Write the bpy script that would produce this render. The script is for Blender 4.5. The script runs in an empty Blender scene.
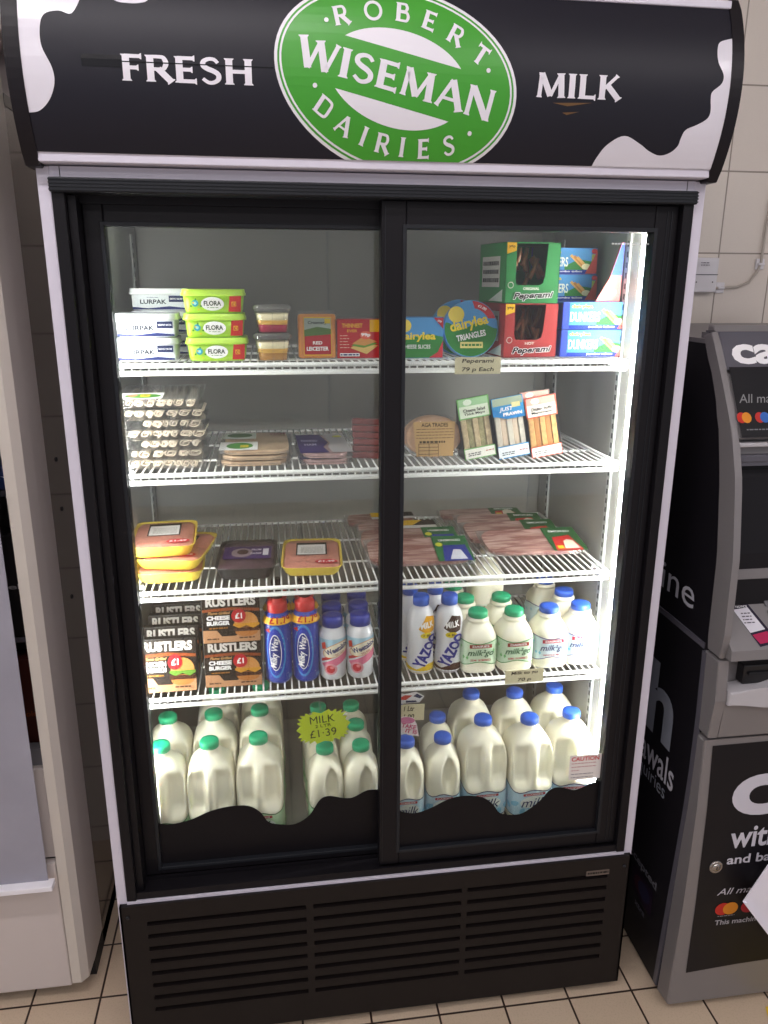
import bpy, bmesh, math, random
from mathutils import Vector, Matrix
random.seed(7)
PI = math.pi
COL = bpy.context.scene.collection
sc = bpy.context.scene

# ---------------------------------------------------------------- materials
def lin(c):
    return tuple((v/12.92 if v <= .04045 else ((v+.055)/1.055)**2.4) for v in c)
def hexc(h):
    h = h.lstrip('#'); return lin(tuple(int(h[i:i+2], 16)/255 for i in (0, 2, 4)))
_m = {}
def mat(name, col, rough=.5, metal=0., spec=.5, noise=0., nscale=40., bump=0., coat=0., sss=0.):
    if name in _m: return _m[name]
    m = bpy.data.materials.new(name); m.use_nodes = True
    nt = m.node_tree; b = nt.nodes['Principled BSDF']
    c = hexc(col) if isinstance(col, str) else col
    b.inputs['Base Color'].default_value = (*c, 1)
    b.inputs['Roughness'].default_value = rough
    b.inputs['Metallic'].default_value = metal
    b.inputs['Specular IOR Level'].default_value = spec
    if coat: b.inputs['Coat Weight'].default_value = coat; b.inputs['Coat Roughness'].default_value = .08
    if sss:
        b.inputs['Subsurface Weight'].default_value = sss
        b.inputs['Subsurface Radius'].default_value = (.02, .018, .012); b.inputs['Subsurface Scale'].default_value = .6
    if noise or bump:
        tc = nt.nodes.new('ShaderNodeTexCoord'); n = nt.nodes.new('ShaderNodeTexNoise')
        n.inputs['Scale'].default_value = nscale; n.inputs['Detail'].default_value = 4
        nt.links.new(tc.outputs['Object'], n.inputs['Vector'])
        if noise:
            r = nt.nodes.new('ShaderNodeValToRGB')
            r.color_ramp.elements[0].position = .3; r.color_ramp.elements[1].position = .7
            r.color_ramp.elements[0].color = (*[v*(1-noise) for v in c], 1)
            r.color_ramp.elements[1].color = (*[min(1, v*(1+noise)) for v in c], 1)
            nt.links.new(n.outputs['Fac'], r.inputs['Fac']); nt.links.new(r.outputs['Color'], b.inputs['Base Color'])
        if bump:
            bp = nt.nodes.new('ShaderNodeBump'); bp.inputs['Strength'].default_value = bump; bp.inputs['Distance'].default_value = .002
            nt.links.new(n.outputs['Fac'], bp.inputs['Height']); nt.links.new(bp.outputs['Normal'], b.inputs['Normal'])
    _m[name] = m; return m
def emis(name, col, s):
    if name in _m: return _m[name]
    m = bpy.data.materials.new(name); m.use_nodes = True
    b = m.node_tree.nodes['Principled BSDF']; b.inputs['Base Color'].default_value = (.8, .8, .8, 1)
    b.inputs['Emission Color'].default_value = (*col, 1); b.inputs['Emission Strength'].default_value = s
    _m[name] = m; return m
def clear(name, tint=(1, 1, 1), opac=.0, ocol=(.8, .8, .8), refl=1.0, rough=.02):
    """thin clear film or pane: mostly transparent, fresnel gloss, optional cloudiness"""
    if name in _m: return _m[name]
    m = bpy.data.materials.new(name); m.use_nodes = True; nt = m.node_tree; nt.nodes.clear()
    out = nt.nodes.new('ShaderNodeOutputMaterial')
    tr = nt.nodes.new('ShaderNodeBsdfTransparent'); tr.inputs['Color'].default_value = (*tint, 1)
    df = nt.nodes.new('ShaderNodeBsdfDiffuse'); df.inputs['Color'].default_value = (*ocol, 1)
    gl = nt.nodes.new('ShaderNodeBsdfGlossy'); gl.inputs['Roughness'].default_value = rough
    fr = nt.nodes.new('ShaderNodeLayerWeight'); fr.inputs['Blend'].default_value = .5
    pw_ = nt.nodes.new('ShaderNodeMath'); pw_.operation = 'POWER'; pw_.inputs[1].default_value = 5
    mu = nt.nodes.new('ShaderNodeMath'); mu.operation = 'MULTIPLY_ADD'; mu.inputs[1].default_value = .9*refl; mu.inputs[2].default_value = .035*refl
    nt.links.new(fr.outputs['Facing'], pw_.inputs[0])
    mx = nt.nodes.new('ShaderNodeMixShader'); mx.inputs['Fac'].default_value = opac
    m2 = nt.nodes.new('ShaderNodeMixShader')
    nt.links.new(tr.outputs[0], mx.inputs[1]); nt.links.new(df.outputs[0], mx.inputs[2])
    nt.links.new(pw_.outputs[0], mu.inputs[0]); nt.links.new(mu.outputs[0], m2.inputs['Fac'])
    nt.links.new(mx.outputs[0], m2.inputs[1]); nt.links.new(gl.outputs[0], m2.inputs[2])
    nt.links.new(m2.outputs[0], out.inputs['Surface'])
    _m[name] = m; return m
def tiles(name, axes, w, h, ox, oy, c1, c2, grout, gw, rough, speck=.0):
    m = bpy.data.materials.new(name); m.use_nodes = True; nt = m.node_tree; b = nt.nodes['Principled BSDF']
    tc = nt.nodes.new('ShaderNodeTexCoord'); sp = nt.nodes.new('ShaderNodeSeparateXYZ'); cb = nt.nodes.new('ShaderNodeCombineXYZ')
    nt.links.new(tc.outputs['Object'], sp.inputs[0])
    for i, (a, o) in enumerate(zip(axes, (ox, oy))):
        mt = nt.nodes.new('ShaderNodeMath'); mt.operation = 'SUBTRACT'; mt.inputs[1].default_value = o-200*(w if i == 0 else h)
        nt.links.new(sp.outputs[a], mt.inputs[0]); nt.links.new(mt.outputs[0], cb.inputs[i])
    br = nt.nodes.new('ShaderNodeTexBrick'); br.offset = 0; br.squash = 1
    br.inputs['Scale'].default_value = 1; br.inputs['Brick Width'].default_value = w; br.inputs['Row Height'].default_value = h
    br.inputs['Mortar Size'].default_value = gw; br.inputs['Mortar Smooth'].default_value = .3; br.inputs['Bias'].default_value = 0
    br.inputs['Color1'].default_value = (*hexc(c1), 1); br.inputs['Color2'].default_value = (*hexc(c2), 1)
    br.inputs['Mortar'].default_value = (*hexc(grout), 1)
    nt.links.new(cb.outputs[0], br.inputs['Vector'])
    n = nt.nodes.new('ShaderNodeTexNoise'); n.inputs['Scale'].default_value = 260; n.inputs['Detail'].default_value = 3
    nt.links.new(tc.outputs['Object'], n.inputs['Vector'])
    r = nt.nodes.new('ShaderNodeValToRGB'); r.color_ramp.elements[0].position = .33; r.color_ramp.elements[1].position = .5
    r.color_ramp.elements[0].color = (1-speck,)*3+(1,); r.color_ramp.elements[1].color = (1, 1, 1, 1)
    mx = nt.nodes.new('ShaderNodeMix'); mx.data_type = 'RGBA'; mx.blend_type = 'MULTIPLY'; mx.inputs[0].default_value = 1
    nt.links.new(n.outputs['Fac'], r.inputs['Fac']); nt.links.new(br.outputs['Color'], mx.inputs[6]); nt.links.new(r.outputs['Color'], mx.inputs[7])
    nt.links.new(mx.outputs[2], b.inputs['Base Color'])
    b.inputs['Roughness'].default_value = rough
    bp = nt.nodes.new('ShaderNodeBump'); bp.inputs['Strength'].default_value = .6; bp.inputs['Distance'].default_value = .001; bp.invert = True
    nt.links.new(br.outputs['Fac'], bp.inputs['Height']); nt.links.new(bp.outputs['Normal'], b.inputs['Normal'])
    _m[name] = m; return m

WHITE_ENAMEL = mat('white_enamel', '#d2cdda', .35)
WHITE_WIRE = mat('white_wire_coating', '#e9e9ea', .35)
BLACK_PVC = mat('black_pvc', '#141216', .42, spec=.22, bump=.12, nscale=300)
BLACK_RIB = mat('black_ribbed', '#1e2025', .45, spec=.3)
BLACK_MATT = mat('black_matt', '#0d0c0e', .6)
BLACK_STEEL = mat('black_steel', '#171212', .45, spec=.25, bump=.15, nscale=500)
LINER = mat('liner_grey', '#979793', .4, noise=.04, nscale=6)
LINERB = mat('liner_back_grey', '#7b7974', .4, noise=.04, nscale=6)
PRINTWHITE = mat('print_white', '#f2f0f2', .4)
PRINTBLACK = mat('print_black', '#121215', .4)
NAVYBLACK = mat('header_black', '#1a1923', .45, spec=.3)
GREEN = mat('logo_green', '#3f9a2b', .35)
GLASS = clear('door_glass', (.97, .98, .97), 0, refl=.8)
FILM = clear('clear_film', (.985, .985, .985), .02, (.8, .8, .8), refl=1.0, rough=.12)
FILMB = clear('clear_bag', (.97, .97, .97), .08, (.85, .83, .82), refl=1.6, rough=.15)
FILM2 = clear('tray_film', (.99, .99, .99), .0, (.8, .8, .8), refl=.45, rough=.15)
def P(h, r=.5): return mat('ink_'+h.strip('#'), h, r, spec=.18)

# ---------------------------------------------------------------- mesh builder
class MB:
    def __init__(s): s.bm = bmesh.new(); s.mats = []
    def mi(s, m):
        if m not in s.mats: s.mats.append(m)
        return s.mats.index(m)
    def _take(s, b2, m, M=None, smooth=False):
        i = s.mi(m); mp = {}
        for v in b2.verts: mp[v] = s.bm.verts.new(M @ v.co if M else v.co)
        for f in b2.faces:
            try: g = s.bm.faces.new([mp[v] for v in f.verts])
            except ValueError: continue
            g.material_index = i; g.smooth = smooth or f.smooth
        b2.free(); return s
    def box(s, x0, x1, y0, y1, z0, z1, m, bev=0, seg=2, M=None):
        b = bmesh.new(); bmesh.ops.create_cube(b, size=1)
        for v in b.verts: v.co = Vector(((x0+x1)/2+v.co.x*(x1-x0), (y0+y1)/2+v.co.y*(y1-y0), (z0+z1)/2+v.co.z*(z1-z0)))
        if bev:
            bmesh.ops.bevel(b, geom=b.edges[:], offset=bev, segments=seg, affect='EDGES', profile=.5)
        return s._take(b, m, M)
    def prism(s, poly, axis, c0, c1, m, bev=0, M=None, seg=1):
        b = bmesh.new()
        def P3(p, c):
            if axis == 'x': return (c, p[0], p[1])
            if axis == 'y': return (p[0], c, p[1])
            return (p[0], p[1], c)
        A = [b.verts.new(P3(p, c0)) for p in poly]; B = [b.verts.new(P3(p, c1)) for p in poly]
        n = len(poly)
        fa = [b.faces.new(A), b.faces.new(B)]
        for i in range(n): b.faces.new((A[i], A[(i+1) % n], B[(i+1) % n], B[i]))
        if bev:
            es = [e for f in fa for e in f.edges]
            bmesh.ops.bevel(b, geom=list(set(es)), offset=bev, segments=seg, affect='EDGES', profile=.5)
        bmesh.ops.recalc_face_normals(b, faces=b.faces[:])
        return s._take(b, m, M)
    def loft(s, rings, m, cap0=True, cap1=True, M=None, smooth=True, closed=True):
        b = bmesh.new(); R = [[b.verts.new(p) for p in r] for r in rings]; n = len(rings[0])
        for a, c in zip(R, R[1:]):
            for i in range(n if closed else n-1):
                f = b.faces.new((a[i], a[(i+1) % n], c[(i+1) % n], c[i])); f.smooth = smooth
        if cap0: b.faces.new(list(reversed(R[0])))
        if cap1: b.faces.new(R[-1])
        return s._take(b, m, M)
    def lathe(s, prof, m, n=28, c=(0, 0, 0), M=None, smooth=True, caps=True):
        rings = [[(c[0]+r*math.cos(2*PI*i/n), c[1]+r*math.sin(2*PI*i/n), c[2]+z) for i in range(n)] for r, z in prof]
        return s.loft(rings, m, caps, caps, M, smooth)
    def tube(s, pts, r, m, n=6):
        pts = [Vector(p) for p in pts]; rings = []; up = None
        for i, p in enumerate(pts):
            d = (pts[min(i+1, len(pts)-1)]-pts[max(i-1, 0)]).normalized()
            a = up if up is not None else (Vector((0, 0, 1)) if abs(d.z) < .9 else Vector((1, 0, 0)))
            u = d.cross(a).normalized(); w = u.cross(d).normalized(); up = w
            rings.append([p+u*math.cos(2*PI*k/n)*r+w*math.sin(2*PI*k/n)*r for k in range(n)])
        return s.loft(rings, m)
    def build(s, name, parent=None, loc=None):
        me = bpy.data.meshes.new(name); s.bm.to_mesh(me); s.bm.free()
        for m in s.mats: me.materials.append(m)
        o = bpy.data.objects.new(name, me); COL.objects.link(o)
        if parent: o.parent = parent
        if loc: o.location = loc
        return o
def thing(name, label, cat, loc=(0, 0, 0), rot=(0, 0, 0), group=None):
    o = bpy.data.objects.new(name, None); COL.objects.link(o); o.empty_display_size = .05
    o.location = loc; o.rotation_euler = rot; return tag(o, label, cat, group)
def tag(o, label, cat, group=None, kind=None):
    if label: o['label'] = label
    if cat: o['category'] = cat
    if group: o['group'] = group
    if kind: o['kind'] = kind
    return o
def dup(root, label, loc, rot=None, group=None):
    def cp(o, par):
        c = o.copy(); COL.objects.link(c); c.parent = par
        for ch in list(o.children): cp(ch, c)
        return c
    r = cp(root, None); r.location = loc
    if rot is not None: r.rotation_euler = rot
    r['label'] = label
    if group: r['group'] = group
    return r

# ---------------------------------------------------------------- flat artwork (printing, lettering)
_tx = {}
def text_mesh(t, bold=0., shear=0.):
    k = (t, bold, shear)
    if k in _tx: return _tx[k]
    cu = bpy.data.curves.new('txt', 'FONT'); cu.body = t; cu.size = 1; cu.offset = bold; cu.shear = shear
    cu.resolution_u = 3 if len(t) > 6 else 6; cu.fill_mode = 'FRONT'
    ob = bpy.data.objects.new('txt', cu); COL.objects.link(ob)
    me = bpy.data.meshes.new_from_object(ob)
    vs = [(v.co.x, v.co.y) for v in me.vertices]; fs = [tuple(p.vertices) for p in me.polygons]
    bpy.data.objects.remove(ob); bpy.data.curves.remove(cu); bpy.data.meshes.remove(me)
    _tx[k] = (vs, fs); return _tx[k]
LAY = .00022
class Art:
    def __init__(s): s.it = []; s.lay = 1
    def add(s, vs, fs, m, lay=None):
        s.it.append((vs, fs, m, s.lay if lay is None else lay)); s.lay += 1; return s
    def poly(s, pts, m, lay=None): return s.add(list(pts), [tuple(range(len(pts)))], m, lay)
    def polys(s, L, m):
        vs, fs = [], []
        for p in L:
            fs.append(tuple(range(len(vs), len(vs)+len(p)))); vs += p
        return s.add(vs, fs, m)
    def rect(s, x0, y0, x1, y1, m, rad=0):
        if not rad: return s.poly([(x0, y0), (x1, y0), (x1, y1), (x0, y1)], m)
        pts = []
        for cx, cy, a in ((x1-rad, y0+rad, -90), (x1-rad, y1-rad, 0), (x0+rad, y1-rad, 90), (x0+rad, y0+rad, 180)):
            for k in range(5):
                t = math.radians(a+k*22.5); pts.append((cx+rad*math.cos(t), cy+rad*math.sin(t)))
        return s.poly(pts, m)
    def ell(s, cx, cy, rx, ry, m, rot=0, n=36):
        c, d = math.cos(rot), math.sin(rot)
        return s.poly([(cx+rx*math.cos(t)*c-ry*math.sin(t)*d, cy+rx*math.cos(t)*d+ry*math.sin(t)*c) for t in [2*PI*i/n for i in range(n)]], m)
    def text(s, t, cx, cy, w, m, h=None, rot=0, bold=.02, shear=0, sink=False):
        vs, fs = text_mesh(t, bold, shear)
        if not vs: return s
        x0 = min(v[0] for v in vs); x1 = max(v[0] for v in vs); y0 = min(v[1] for v in vs); y1 = max(v[1] for v in vs)
        kx = w/(x1-x0); ky = h/(y1-y0) if h else kx
        c, d = math.cos(rot), math.sin(rot); o = []
        for x, y in vs:
            a = (x-(x0+x1)/2)*kx; b = (y-(y0+y1)/2)*ky
            o.append((cx+a*c-b*d, cy+a*d+b*c))
        return s.add(o, fs, m)
    def lines(s, x0, x1, y0, y1, n, m, t=.0012, seed=1):
        """rows of tiny unreadable print"""
        r = random.Random(seed); L = []
        for i in range(n):
            y = y1-(y1-y0)*(i+.5)/n; x = x0
            while x < x1-.002:
                w = r.uniform(.003, .009); e = min(x1, x+w)
                L.append([(x, y-t/2), (e, y-t/2), (e, y+t/2), (x, y+t/2)]); x = e+.0016
        return s.polys(L, m)
    def build(s, name, parent, mp, cu=None, cv=None, clipv=None, loc=None):
        bm = bmesh.new(); mats = []
        for vs, fs, m, lay in s.it:
            if m not in mats: mats.append(m)
            i = mats.index(m); V = [bm.verts.new((x, y, lay)) for x, y in vs]
            for f in fs:
                if len(set(f)) < 3: continue
                try: F = bm.faces.new([V[k] for k in f]); F.material_index = i
                except ValueError: pass
        bm.normal_update()
        bmesh.ops.triangulate(bm, faces=[f for f in bm.faces if len(f.verts) > 4])
        def cut(co, no, **k):
            bmesh.ops.bisect_plane(bm, geom=bm.verts[:]+bm.edges[:]+bm.faces[:], plane_co=co, plane_no=no, dist=1e-7, **k)
        if clipv:
            cut((0, clipv[0], 0), (0, 1, 0), clear_inner=True); cut((0, clipv[1], 0), (0, 1, 0), clear_outer=True)
        for c in (cu or []): cut((c, 0, 0), (1, 0, 0))
        for c in (cv or []): cut((0, c, 0), (0, 1, 0))
        for v in bm.verts: v.co = Vector(mp(v.co.x, v.co.y, v.co.z*LAY))
        me = bpy.data.meshes.new(name); bm.to_mesh(me); bm.free()
        for m in mats: me.materials.append(m)
        o = bpy.data.objects.new(name, me); COL.objects.link(o); o.parent = parent
        if loc: o.location = loc
        return o
def front(y): return lambda u, v, d: (u, y-d, v)
def top(z): return lambda u, v, d: (u, v, z+d)
def rng(a, b, n): return [a+(b-a)*i/n for i in range(1, n)]

# ---------------------------------------------------------------- flared capitals for the header
def stroke(p, q, w, f0=1, f1=1, k=1.38, e=.075):
    p, q = Vector(p), Vector(q); d = (q-p); L = d.length; d /= L; n = Vector((-d.y, d.x)); h = w/2
    e = min(e, L*.3); a0 = h*(k if f0 else 1); a1 = h*(k if f1 else 1)
    return [tuple(x) for x in (p+n*a0, p-n*a0, p-n*a0+d*e*.35, p-n*h+d*e, q-n*h-d*e, q-n*a1-d*e*.35, q-n*a1, q+n*a1, q+n*a1-d*e*.35, q+n*h-d*e, p+n*h+d*e, p+n*a0+d*e*.35)]
def band(pts, w, n=5):
    P0 = [Vector(p) for p in pts]; C = []
    for i in range(len(P0)-1):
        a, b, c, d = P0[max(i-1, 0)], P0[i], P0[i+1], P0[min(i+2, len(P0)-1)]
        for k in range(n):
            t = k/n; C.append(.5*((2*b)+(c-a)*t+(2*a-5*b+4*c-d)*t*t+(3*b-a-3*c+d)*t**3))
    C.append(P0[-1]); out = []; N = len(C); L = []
    for i in range(N):
        d = (C[min(i+1, N-1)]-C[max(i-1, 0)]).normalized(); nn = Vector((-d.y, d.x))
        ww = w[0]+(w[1]-w[0])*abs(2*i/(N-1)-1) if isinstance(w, tuple) else w
        L.append((C[i]+nn*ww/2, C[i]-nn*ww/2))
    for i in range(N-1): out.append([tuple(L[i][0]), tuple(L[i][1]), tuple(L[i+1][1]), tuple(L[i+1][0])])
    return out
W1, W2 = .225, .145
def bowl(x0, x1, yt, yb):
    m = (yt+yb)/2; r = (yt-yb)/2
    return band([(x0, yt-.06), (x1-r*.75, yt-.06), (x1-.12, yt-.14), (x1-.08, m), (x1-.12, yb+.14), (x1-r*.75, yb+.06), (x0, yb+.06)], (.17, .12))
def glyph(c):
    V = lambda x: [stroke((x, 0), (x, 1), W1)]
    if c == 'F': return V(.16)+[stroke((.12, .935), (.66, .935), W2, 0, 1, 1.6), stroke((.16, .5), (.55, .5), W2, 0, 1, 1.6)], .68
    if c == 'E': return V(.16)+[stroke((.12, .935), (.66, .935), W2, 0, 1, 1.6), stroke((.16, .5), (.58, .5), W2, 0, 1, 1.6), stroke((.12, .065), (.7, .065), W2, 0, 1, 1.6)], .72
    if c == 'L': return V(.16)+[stroke((.12, .065), (.68, .065), W2, 0, 1, 1.8)], .68
    if c == 'H': return V(.16)+V(.78)+[stroke((.16, .5), (.78, .5), W2, 0, 0)], .94
    if c == 'I': return V(.16), .32
    if c == 'M': return [stroke((.14, 0), (.2, 1), .15), stroke((.98, 0), (.92, 1), W1), stroke((.2, .98), (.56, .06), W1, 0, 0), stroke((.92, .98), (.56, .06), .13, 0, 0)], 1.12
    if c == 'N': return [stroke((.14, 0), (.14, 1), .15), stroke((.82, 0), (.82, 1), .15), stroke((.16, .96), (.8, .04), W1, 0, 0)], .96
    if c == 'W': return [stroke((.08, 1), (.38, .02), W1, 1, 0), stroke((.38, .02), (.62, .9), .13, 0, 0), stroke((.62, .98), (.92, .02), W1, 1, 0), stroke((.92, .02), (1.2, 1), .13, 0, 1)], 1.26
    if c == 'A': return [stroke((.08, 0), (.46, .98), .13, 1, 0), stroke((.86, 0), (.46, .98), W1, 1, 0), stroke((.22, .32), (.7, .32), .11, 0, 0)], .92
    if c == 'K': return V(.16)+[stroke((.2, .42), (.72, 1), .13, 0, 1), stroke((.36, .56), (.82, 0), W1, 0, 1)], .86
    if c == 'R': return V(.16)+bowl(.12, .74, 1, .42)+[stroke((.4, .5), (.82, 0), W1, 0, 1)], .84
    if c == 'B': return V(.16)+bowl(.12, .7, 1, .5)+bowl(.12, .78, .56, 0), .8
    if c == 'D': return V(.16)+bowl(.12, .9, 1, 0), .92
    if c == 'T': return V(.4)+[stroke((.04, .935), (.76, .935), W2, 1, 1, 2.2)], .8
    if c == 'O': return band([(.5+.42*math.cos(t), .5+.45*math.sin(t)) for t in [PI/2+2*PI*i/16 for i in range(17)]], .16, 2), 1.0
    if c == 'S': return band([(.6, .8), (.48, .93), (.3, .94), (.14, .84), (.13, .68), (.26, .57), (.46, .48), (.6, .36), (.6, .18), (.46, .06), (.28, .05), (.1, .19)], (.19, .12)), .72
    return [], .35
def word(t, gap=.1):
    x = 0; out = []
    for c in t:
        g, w = glyph(c); out += [[(a+x, b) for a, b in p] for p in g]; x += w+gap
    return out, x-gap
def place(polys, f): return [[f(*p) for p in q] for q in polys]

# =====================================================================================
# THE SETTING
# =====================================================================================
WALLM = tiles('wall_tiles', (0, 2), .151, .2012, .9866, 2.0612, '#dbd2c8', '#d8cdc4', '#988e84', .0022, .22, .02)
FLOORM = tiles('floor_tiles', (0, 1), .15227, .15227, -.033, -.0202, '#cdb8a0', '#c8b299', '#33241d', .0028, .42, .10)
b = MB(); b.box(-2.6, 3.0, -4.2, .70, -.05, 0, FLOORM); tag(b.build('floor'), 'beige speckled square floor tiles with dark grout', 'floor', kind='structure')
b = MB(); b.box(-2.6, 3.0, .68, .76, 0, 2.9, WALLM); tag(b.build('wall_back'), 'cream glazed tile wall behind the milk fridge', 'wall', kind='structure')
b = MB(); b.box(-2.6, 3.0, -4.2, .76, 2.9, 2.95, mat('ceiling_white', '#cfcdca', .8)); tag(b.build('ceiling'), 'white shop ceiling above the frame', 'ceiling', kind='structure')
LAMP = emis('tube_lamp', (1, .95, .97), 24)
for i, (x, y) in enumerate(((-.7, -1.0), (-.7, -2.9), (1.3, -1.9))):
    t = thing('ceiling_light', ['fluorescent batten on the ceiling nearest the milk fridge', 'fluorescent batten on the ceiling far behind the viewer', 'fluorescent batten on the ceiling over the right aisle'][i], 'ceiling light', (x, y, 2.9))
    b = MB(); b.box(-.75, .75, -.06, .06, -.04, 0, WHITE_ENAMEL, .006); b.build('housing', t)
    b = MB(); b.prism([(.05*math.cos(a), -.04+.035*math.sin(a)) for a in [PI+PI*k/10 for k in range(11)]], 'x', -.72, .72, LAMP); b.build('diffuser', t)

# =====================================================================================
# MILK FRIDGE
# =====================================================================================
FR = thing('display_fridge', 'tall white and black double door milk fridge with a curved black sign on top', 'fridge')
zS = {1: 1.4385, 2: 1.236, 3: 1.001, 4: .769, 5: .405}       # shelf surfaces
b = MB()
b.box(-.55, -.53, 0, .665, .02, 1.75, WHITE_ENAMEL, .002); b.box(.53, .55, 0, .665, .02, 1.75, WHITE_ENAMEL, .002)
b.box(-.53, .53, 0, .665, 1.733, 1.75, WHITE_ENAMEL); b.box(-.53, .53, .64, .665, .02, 1.733, WHITE_ENAMEL)
b.box(-.53, .53, -.004, .03, .3715, .3775, WHITE_ENAMEL)
b.box(-.53, .53, .03, .64, .02, .36, BLACK_MATT)
b.build('casing', FR)
b = MB()
b.box(-.53, .53, .60, .64, .36, 1.733, LINERB); b.box(-.53, -.50, .084, .60, .36, 1.733, LINER); b.box(.50, .53, .084, .60, .36, 1.733, LINER)
b.box(-.50, .50, .084, .60, .36, zS[5], LINER); b.box(-.50, .50, .084, .60, 1.70, 1.733, LINER)
b.build('inner_liner', FR)
b = MB()   # air duct panel on the back wall: vertical seams
for x in (-.06, .47): b.box(x-.001, x+.001, .5975, .6, .42, 1.70, mat('seam_grey', '#77797a', .5))
b.build('back_panel', FR)
# outer black frame (jambs, ribbed top rail, sill tracks)
b = MB()
b.box(-.53, -.511, -.004, .084, .378, 1.733, BLACK_PVC, .002); b.box(.511, .53, -.004, .084, .378, 1.733, BLACK_PVC, .002)
b.box(-.511, -.498, .012, .084, .378, 1.71, BLACK_PVC, .001); b.box(.498, .511, .046, .084, .378, 1.71, BLACK_PVC, .001)
b.box(-.511, .511, .04, .084, 1.70, 1.733, BLACK_PVC)
b.box(-.511, .511, .0, .084, .378, .386, BLACK_PVC)
for y in (.0, .0425, .076): b.box(-.511, .511, y, y+.0035, .386, .394, BLACK_PVC)
b.build('door_surround', FR)
b = MB()
b.box(-.531, .531, -.012, .04, 1.712, 1.7335, BLACK_RIB, .002)
for k in range(4): b.box(-.531, .531, -.0135, -.011, 1.7145+k*.005, 1.7165+k*.005, BLACK_RIB)
b.build('top_rail', FR)

def sliding_door(x0, x1, y0, gx0, gx1, gz0, gz1, wave, seam):
    yc = y0+.028
    b = MB()
    z0, z1 = .394, 1.712
    b.box(x0, gx0, y0, yc, z0, z1, BLACK_PVC, .0025); b.box(gx1, x1, y0, yc, z0, z1, BLACK_PVC, .0025)
    b.box(gx0, gx1, y0, yc, gz1, z1, BLACK_PVC, .0025); b.box(gx0, gx1, y0, yc, z0, gz0, BLACK_PVC, .0025)
    g = .006; r = .004                                    # raised inner gasket lip
    for (a, c, d, e) in ((gx0-g, gx0+.001, gz0-g, gz1+g), (gx1-.001, gx1+g, gz0-g, gz1+g)): b.box(a, c, y0-r*.5, yc, d, e, BLACK_RIB, .001)
    b.box(gx0, gx1, y0-r*.5, yc, gz1-.001, gz1+g, BLACK_RIB, .001); b.box(gx0, gx1, y0-r*.5, yc, gz0-g, gz0+.001, BLACK_RIB, .001)
    if seam:
        for x in (x0+.006, x1-.014, x1-.022): b.box(x, x+.0012, y0-.0012, y0, z0+.01, z1-.01, BLACK_RIB)
    d = b.build('sliding_door', FR)
    b = MB(); b.box(gx0-.004, gx1+.004, y0+.009, y0+.013, gz0-.004, gz1+.004, GLASS); b.build('glass_pane', d)
    b = MB(); b.box(gx0-.004, gx1+.004, y0+.016, y0+.019, gz0-.004, gz1+.004, GLASS); b.build('inner_glass_pane', d)
    a = Art(); pts = []
    W = [Vector(p) for p in wave]
    for i in range(len(W)-1):
        p, q, r2, s2 = W[max(i-1, 0)], W[i], W[i+1], W[min(i+2, len(W)-1)]
        for k in range(5):
            t = k/5; pts.append(tuple(.5*((2*q)+(r2-p)*t+(2*p-5*q+4*r2-s2)*t*t+(3*q-p-3*r2+s2)*t**3)))
    pts.append(wave[-1])
    a.poly([(gx0, gz0), (gx1, gz0)]+[(max(gx0, min(gx1, x)), z) for x, z in reversed(pts)], mat('vinyl_black', '#121014', .4, spec=.2))
    a.build('wave_print', d, front(y0+.0088))
    return d
waveL = [(-0.468, 0.514), (-0.442, 0.508), (-0.401, 0.515), (-0.359, 0.532), (-0.317, 0.539), (-0.282, 0.536), (-0.259, 0.519), (-0.242, 0.492), (-0.214, 0.483), (-0.186, 0.482), (-0.157, 0.5), (-0.134, 0.536), (-0.113, 0.543), (-0.084, 0.535), (-0.063, 0.535), (-0.034, 0.549), (-0.006, 0.548)]
waveR = [(0.027, 0.519), (0.062, 0.51), (0.098, 0.52), (0.134, 0.537), (0.17, 0.542), (0.208, 0.534), (0.231, 0.515), (0.247, 0.492), (0.27, 0.484), (0.3, 0.486), (0.336, 0.513), (0.357, 0.538), (0.38, 0.542), (0.411, 0.532), (0.434, 0.539), (0.456, 0.548), (0.472, 0.548)]
dl = sliding_door(-.498, .022, .047, -.466, -.006, .412, 1.668, waveL, False)
dr = sliding_door(-.014, .511, .010, .028, .468, .428, 1.668, waveR, True)
# CAUTION notice stuck on the right pane
a = Art(); RED = P('#c84a4a'); PAPER = mat('paper_cream', '#e6dfda', .6); GREYINK = P('#9a8f93')
a.rect(.396, .557, .468, .618, PAPER); a.text('CAUTION', .431, .6085, .062, RED, h=.0105, bold=.03)
a.lines(.401, .455, .585, .602, 2, P('#c08a8a'), .002, 3); a.lines(.401, .42, .577, .585, 1, P('#c08a8a'), .002, 4); a.lines(.401, .45, .56, .576, 2, P('#8f8a90'), .002, 5)
a.build('caution_sticker', dr, front(.0186))['label'] = 'small cream sticker with red CAUTION heading'
a = Art(); a.lines(.395, .465, 1.645, 1.651, 1, P('#d8d8d8'), .0025, 4); a.build('printed_line', dr, front(.0186))

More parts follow.
